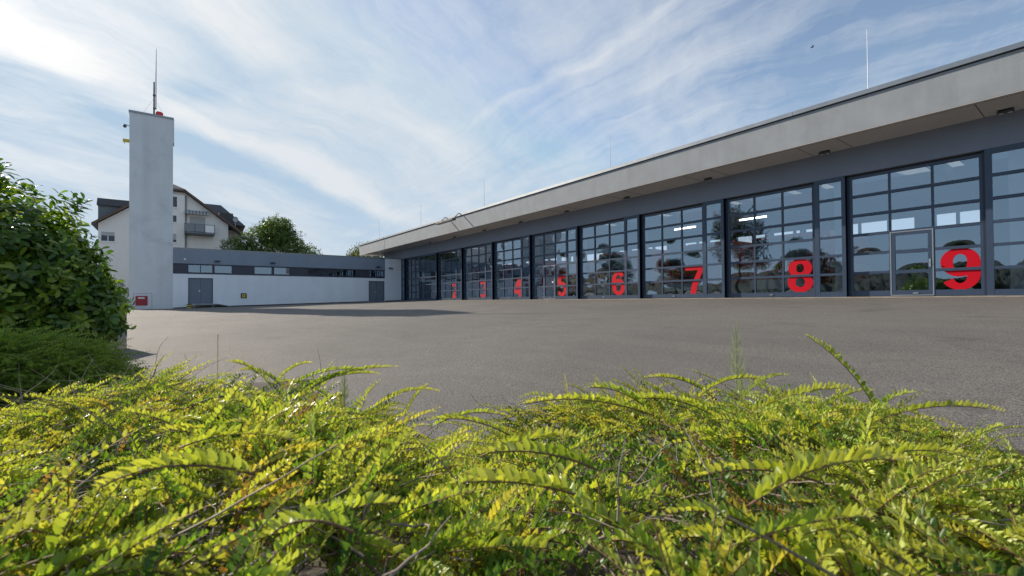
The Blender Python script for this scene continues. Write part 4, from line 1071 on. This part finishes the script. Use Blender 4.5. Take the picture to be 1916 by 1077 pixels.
# cherry laurel
def bush_leaves(fo, lobes, n, leaf, hues, lod=0, poke=.0, up=.5, rng=RNG, ros=7):
    """rosettes of leaves at the shoot tips of a few overlapping lobes"""
    for (c, rad, share) in lobes:
        m = int(n * share); c = np.array(c); rad = np.array(rad)
        v = unit(rng.normal(size=(m, 3))); rr = rng.random(m) ** .28
        bump = 1 + .10 * np.sin(v[:, 0] * 7 + c[0]) * np.sin(v[:, 1] * 6 + 1) + .07 * np.sin(v[:, 2] * 11 + v[:, 0] * 9)
        tip = c + v * rad * (rr * bump)[:, None] + np.array([0, 0, 1])[None] * (poke * rng.random(m) ** 3 * (v[:, 2] > .2))[:, None]
        ax = unit(v * (1 / rad) + np.array([0, 0, up]) + rng.normal(0, .35, (m, 3)))
        a = unit(np.cross(ax, rng.normal(size=(m, 3)))); b2 = np.cross(ax, a)
        hsel = np.array(hues)[rng.integers(0, len(hues), m)]
        for k in range(ros):
            w = k * 2.4 + rng.random(m) * .5; hgt = (k / ros) * leaf * .9
            rd = a * np.cos(w)[:, None] + b2 * np.sin(w)[:, None]; tilt = .25 + .75 * (k / ros)
            D = rd + ax * tilt + rng.normal(0, .15, (m, 3)) - np.array([0, 0, .12])
            S = np.cross(D, ax) + rng.normal(0, .2, (m, 3))
            L = leaf * rng.uniform(.7, 1.15, m) * (1.05 - .3 * k / ros)
            H = hsel * (1 + rng.normal(0, .12, (m, 1))) * (.85 + .3 * k / ros)
            V, Q, T, Hh = leaves(tip + ax * (hgt - leaf * .45), D, S, L, L * .41, np.clip(H, .003, .9), lod, fold=.12, curl=.22, shape=((0.0, .40, .80, 1.0), (0, .40, .46, 0)))
            fo.add(V, Q, T, Hh, 0)
lb = W(-5.5, 5.0); lz = gzw(lb)
la = thing('laurel_bush', 'large glossy dark green cherry laurel at the left edge', 'bush', (lb.x, lb.y, lz))
def wl3(x, d, z): q = W(x, d, z); return (q.x, q.y, q.z)
fo = Foliage()
bush_leaves(fo, [(wl3(-5.72, 4.95, .20), (1.02, 1.0, 1.16), .38), (wl3(-6.8, 5.5, .15), (1.1, 1.0, 1.25), .24), (wl3(-5.16, 5.05, -.20), (.46, .6, .88), .20), (wl3(-5.8, 5.5, -.1), (1.0, .8, .95), .10), (wl3(-5.5, 4.7, -.65), (.85, .7, .5), .08), (wl3(-5.05, 5.0, .22), (.42, .45, .40), .09), (wl3(-4.78, 5.05, -.12), (.30, .4, .42), .06)],
            4300, .130, [(.075, .158, .022), (.118, .205, .026), (.056, .122, .022), (.24, .32, .036)], poke=.13)
o = fo.build('foliage', ['laurel_leaf'], la, loc=(lb.x, lb.y, lz))
a = MB()
for k in range(9):
    w = k * .7; q = Vector((math.cos(w) * .9, math.sin(w) * .8, 1.2 + .3 * math.sin(k * 2)))
    a.tube([(math.cos(w) * .1, math.sin(w) * .1, -.1), q * .45 + Vector((0, 0, .15)), q], [.045, .03, .012], 'bark', 6)
a.build('branches', la)

def tree(name, label, base, h, lobes, n, leaf, hues, trunk_r, group=None, droop=0.0, limbs=7, ros=4, cat='tree'):
    t = thing(name, label, cat, base, group)
    fo = Foliage(); B = np.array(base)
    lw = [((B + np.array(c)), r_, s) for c, r_, s in lobes]
    if droop:
        rng = RNG
        for c, r_, s in lw:
            m = int(n * s / 14); v = unit(rng.normal(size=(m, 3))); v[:, 2] = np.abs(v[:, 2]) * .9
            st = c + v * np.array(r_) * rng.uniform(.75, 1.02, (m, 1)); st[:, 2] = np.maximum(st[:, 2], c[2] - .2 * r_[2])
            for j in range(14):
                P = st + np.array([0, 0, -1.]) * (droop * j / 14 * rng.uniform(.5, 1, m))[:, None] + v * np.array([.25, .25, 0]) * (j / 14) + rng.normal(0, .08, (m, 3))
                D = np.tile(np.array([0, 0, -1.]), (m, 1)) + rng.normal(0, .35, (m, 3)); S = rng.normal(size=(m, 3))
                L = leaf * rng.uniform(.7, 1.3, m); H = np.array(hues)[rng.integers(0, len(hues), m)] * (1 + rng.normal(0, .15, (m, 1)))
                fo.add(*leaves(P, D, S, L, L * .35, np.clip(H, .003, .9), 1), 0)
    else:
        bush_leaves(fo, lw, n, leaf, hues, lod=1, poke=.5, up=.3, ros=ros)
    fo.build('crown', ['tree_leaf'], t, loc=base)
    a = MB(); top = h * .55
    a.tube([(0, 0, -.3), (.05, .02, h * .2), (-.05, .05, top)], [trunk_r, trunk_r * .8, trunk_r * .45], 'bark', 10)
    for k in range(limbs):
        w = k * 2.4; z0 = top * (.55 + .45 * k / limbs); L = h * .28
        a.tube([(0, 0, z0), (math.cos(w) * L * .5, math.sin(w) * L * .5, z0 + L * .5), (math.cos(w) * L, math.sin(w) * L, z0 + L * .8)], [trunk_r * .4, trunk_r * .25, trunk_r * .08], 'bark', 6)
    a.build('trunk', t)
    return t
TH = [(.085, .150, .032), (.105, .175, .036), (.065, .115, .030), (.155, .215, .042)]
tree('broadleaf_tree', 'round dark green tree rising behind the annex roof', (-60.5, -10.0, -.4), 10.6,
     [((0, 0, 6.4), (3.6, 3.6, 3.4), .40), ((.5, -3.2, 5.4), (2.6, 2.4, 2.5), .20), ((0, 3.2, 5.2), (2.6, 2.4, 2.3), .20), ((0, .6, 8.5), (2.1, 2.1, 2.0), .20)], 6500, .30, TH, .3, 'trees beyond the annex')
tree('willow_tree', 'pale green drooping willow behind the left end of the hall roof', (-58.5, .4, -.2), 8.4,
     [((0, 0, 5.8), (2.2, 2.3, 2.5), .7), ((0, -1.6, 4.9), (1.5, 1.4, 1.6), .3)], 6500, .26, [(.11, .135, .035), (.14, .15, .04), (.08, .11, .03)], .25, 'trees beyond the annex', droop=3.2)
tree('small_shrub', 'dark shrub growing at the left foot of the tower', (-51.5, -23.4, -.5), 2.4,
     [((0, 0, 1.2), (.9, 1.1, 1.2), .6), ((.5, -.9, .8), (.8, .9, .9), .4)], 500, .16, [(.03, .05, .03), (.04, .06, .03)], .05, cat='shrub')
# trees across the yard, out to the left: only their reflections show in the doors
for x, y, h, r_, lb_ in ((-30, -40, 13.5, 3.2, 'tall dark tree mirrored in the left panes of door 8'), (-25, -48, 8.0, 3.6, 'broad low tree mirrored behind the number on door 8'),
                     (-56, -45, 10.5, 3.6, 'leafy tree mirrored in the middle panes of door 6'), (-41, -43, 7.5, 3.2, 'rounded tree mirrored in the side window next to door 7'),
                     (-64, -38, 8.0, 3.4, 'low tree mirrored in the right panes of door 5'), (-12, -62, 4.2, 3.0, 'distant tree mirrored in the panes of door 9')):
    g0 = gzw((x, y))
    tree('yard_tree', lb_, (x, y, g0), h, [((0, 0, h * .62), (r_, r_, h * .30), .6), ((r_ * .5, -.4, h * .5), (r_ * .7, r_ * .7, h * .2), .2), ((-.3, r_ * .5, h * .75), (r_ * .6, r_ * .6, h * .2), .2)], 2600, .32, [(.030, .050, .014), (.042, .064, .016), (.024, .040, .013)], .22, 'trees mirrored in the doors', ros=3)

# weeds and stalks standing clear of the planting
def horsetail(x, d, z0, h, label):
    q = W(x, d, z0); t = thing('horsetail', label, 'weed', (q.x, q.y, z0), 'horsetail weeds')
    a = MB(); a.tube([(0, 0, 0), (0, 0, h * .5), (.004, 0, h)], [.0022, .0016, .0006], 'horsetail_green', 5); a.build('stem', t)
    a = MB()
    for k in range(11):
        z = h * (.12 + .07 * k); L = h * (.28 - .019 * k)
        for j in range(5):
            w = j * 1.26 + k * .4; dx, dy = math.cos(w), math.sin(w)
            a.tube([(0, 0, z), (dx * L * .35, dy * L * .35, z + L * .35), (dx * L * .5, dy * L * .5, z + L)], [.0007, .0006, .0003], 'horsetail_green', 3, False)
    a.build('whorls', t)
horsetail(.735, 1.5, -.31, .24, 'feathery horsetail weed standing above the right of the planting')
horsetail(.76, 1.52, -.34, .12, 'short horsetail weed close beside the tall one')
horsetail(-.56, 1.52, -.355, .13, 'faint horsetail weed standing left of the middle of the planting')
q = W(-1.10, 1.70, -.45); gs = MB(); gs.tube([(0, 0, 0), (.003, .002, .18), (.006, .002, .33)], [.0012, .0011, .0016], 'dry_grass', 5)
tag(gs.build('grass_stalk', loc=q), 'single dry grass stalk against the asphalt left of the planting', 'grass stalk')
q = W(1.38, 1.42, -.48); gs = MB(); gs.tube([(0, 0, 0), (-.01, 0, .06), (-.035, 0, .11)], [.0015, .0013, .0008], 'dry_grass', 5)
tag(gs.build('grass_stalk', loc=q), 'short bent pale stalk at the right edge of the planting', 'grass stalk')
# bird
q = W(.668 * 60, 60, .553 * 60); bd_ = thing('bird', 'small dark bird gliding high above the hall roof', 'bird', q, rz=R_(40))
a = MB(); a.tube([(-.22, 0, 0), (-.1, 0, 0), (.05, 0, .01), (.18, 0, .02), (.24, 0, .01)], [.01, .05, .065, .04, .008], 'bird_feather', 10); a.build('body', bd_, smooth=True)
for s in (-1, 1):
    a = MB(); a.v += [(.08, 0, .03), (.10, s * .25, .12), (.0, s * .52, .10), (-.03, s * .25, .09), (-.08, 0, .02)]
    a.v += [(x, y, z - .012) for x, y, z in a.v[:5]]
    for qd in ((0, 1, 3, 4), (1, 2, 3), (9, 8, 6, 5), (8, 7, 6)): a.f.append(qd); a.mi.append(a.m('bird_feather'))
    a.build('wing', bd_)
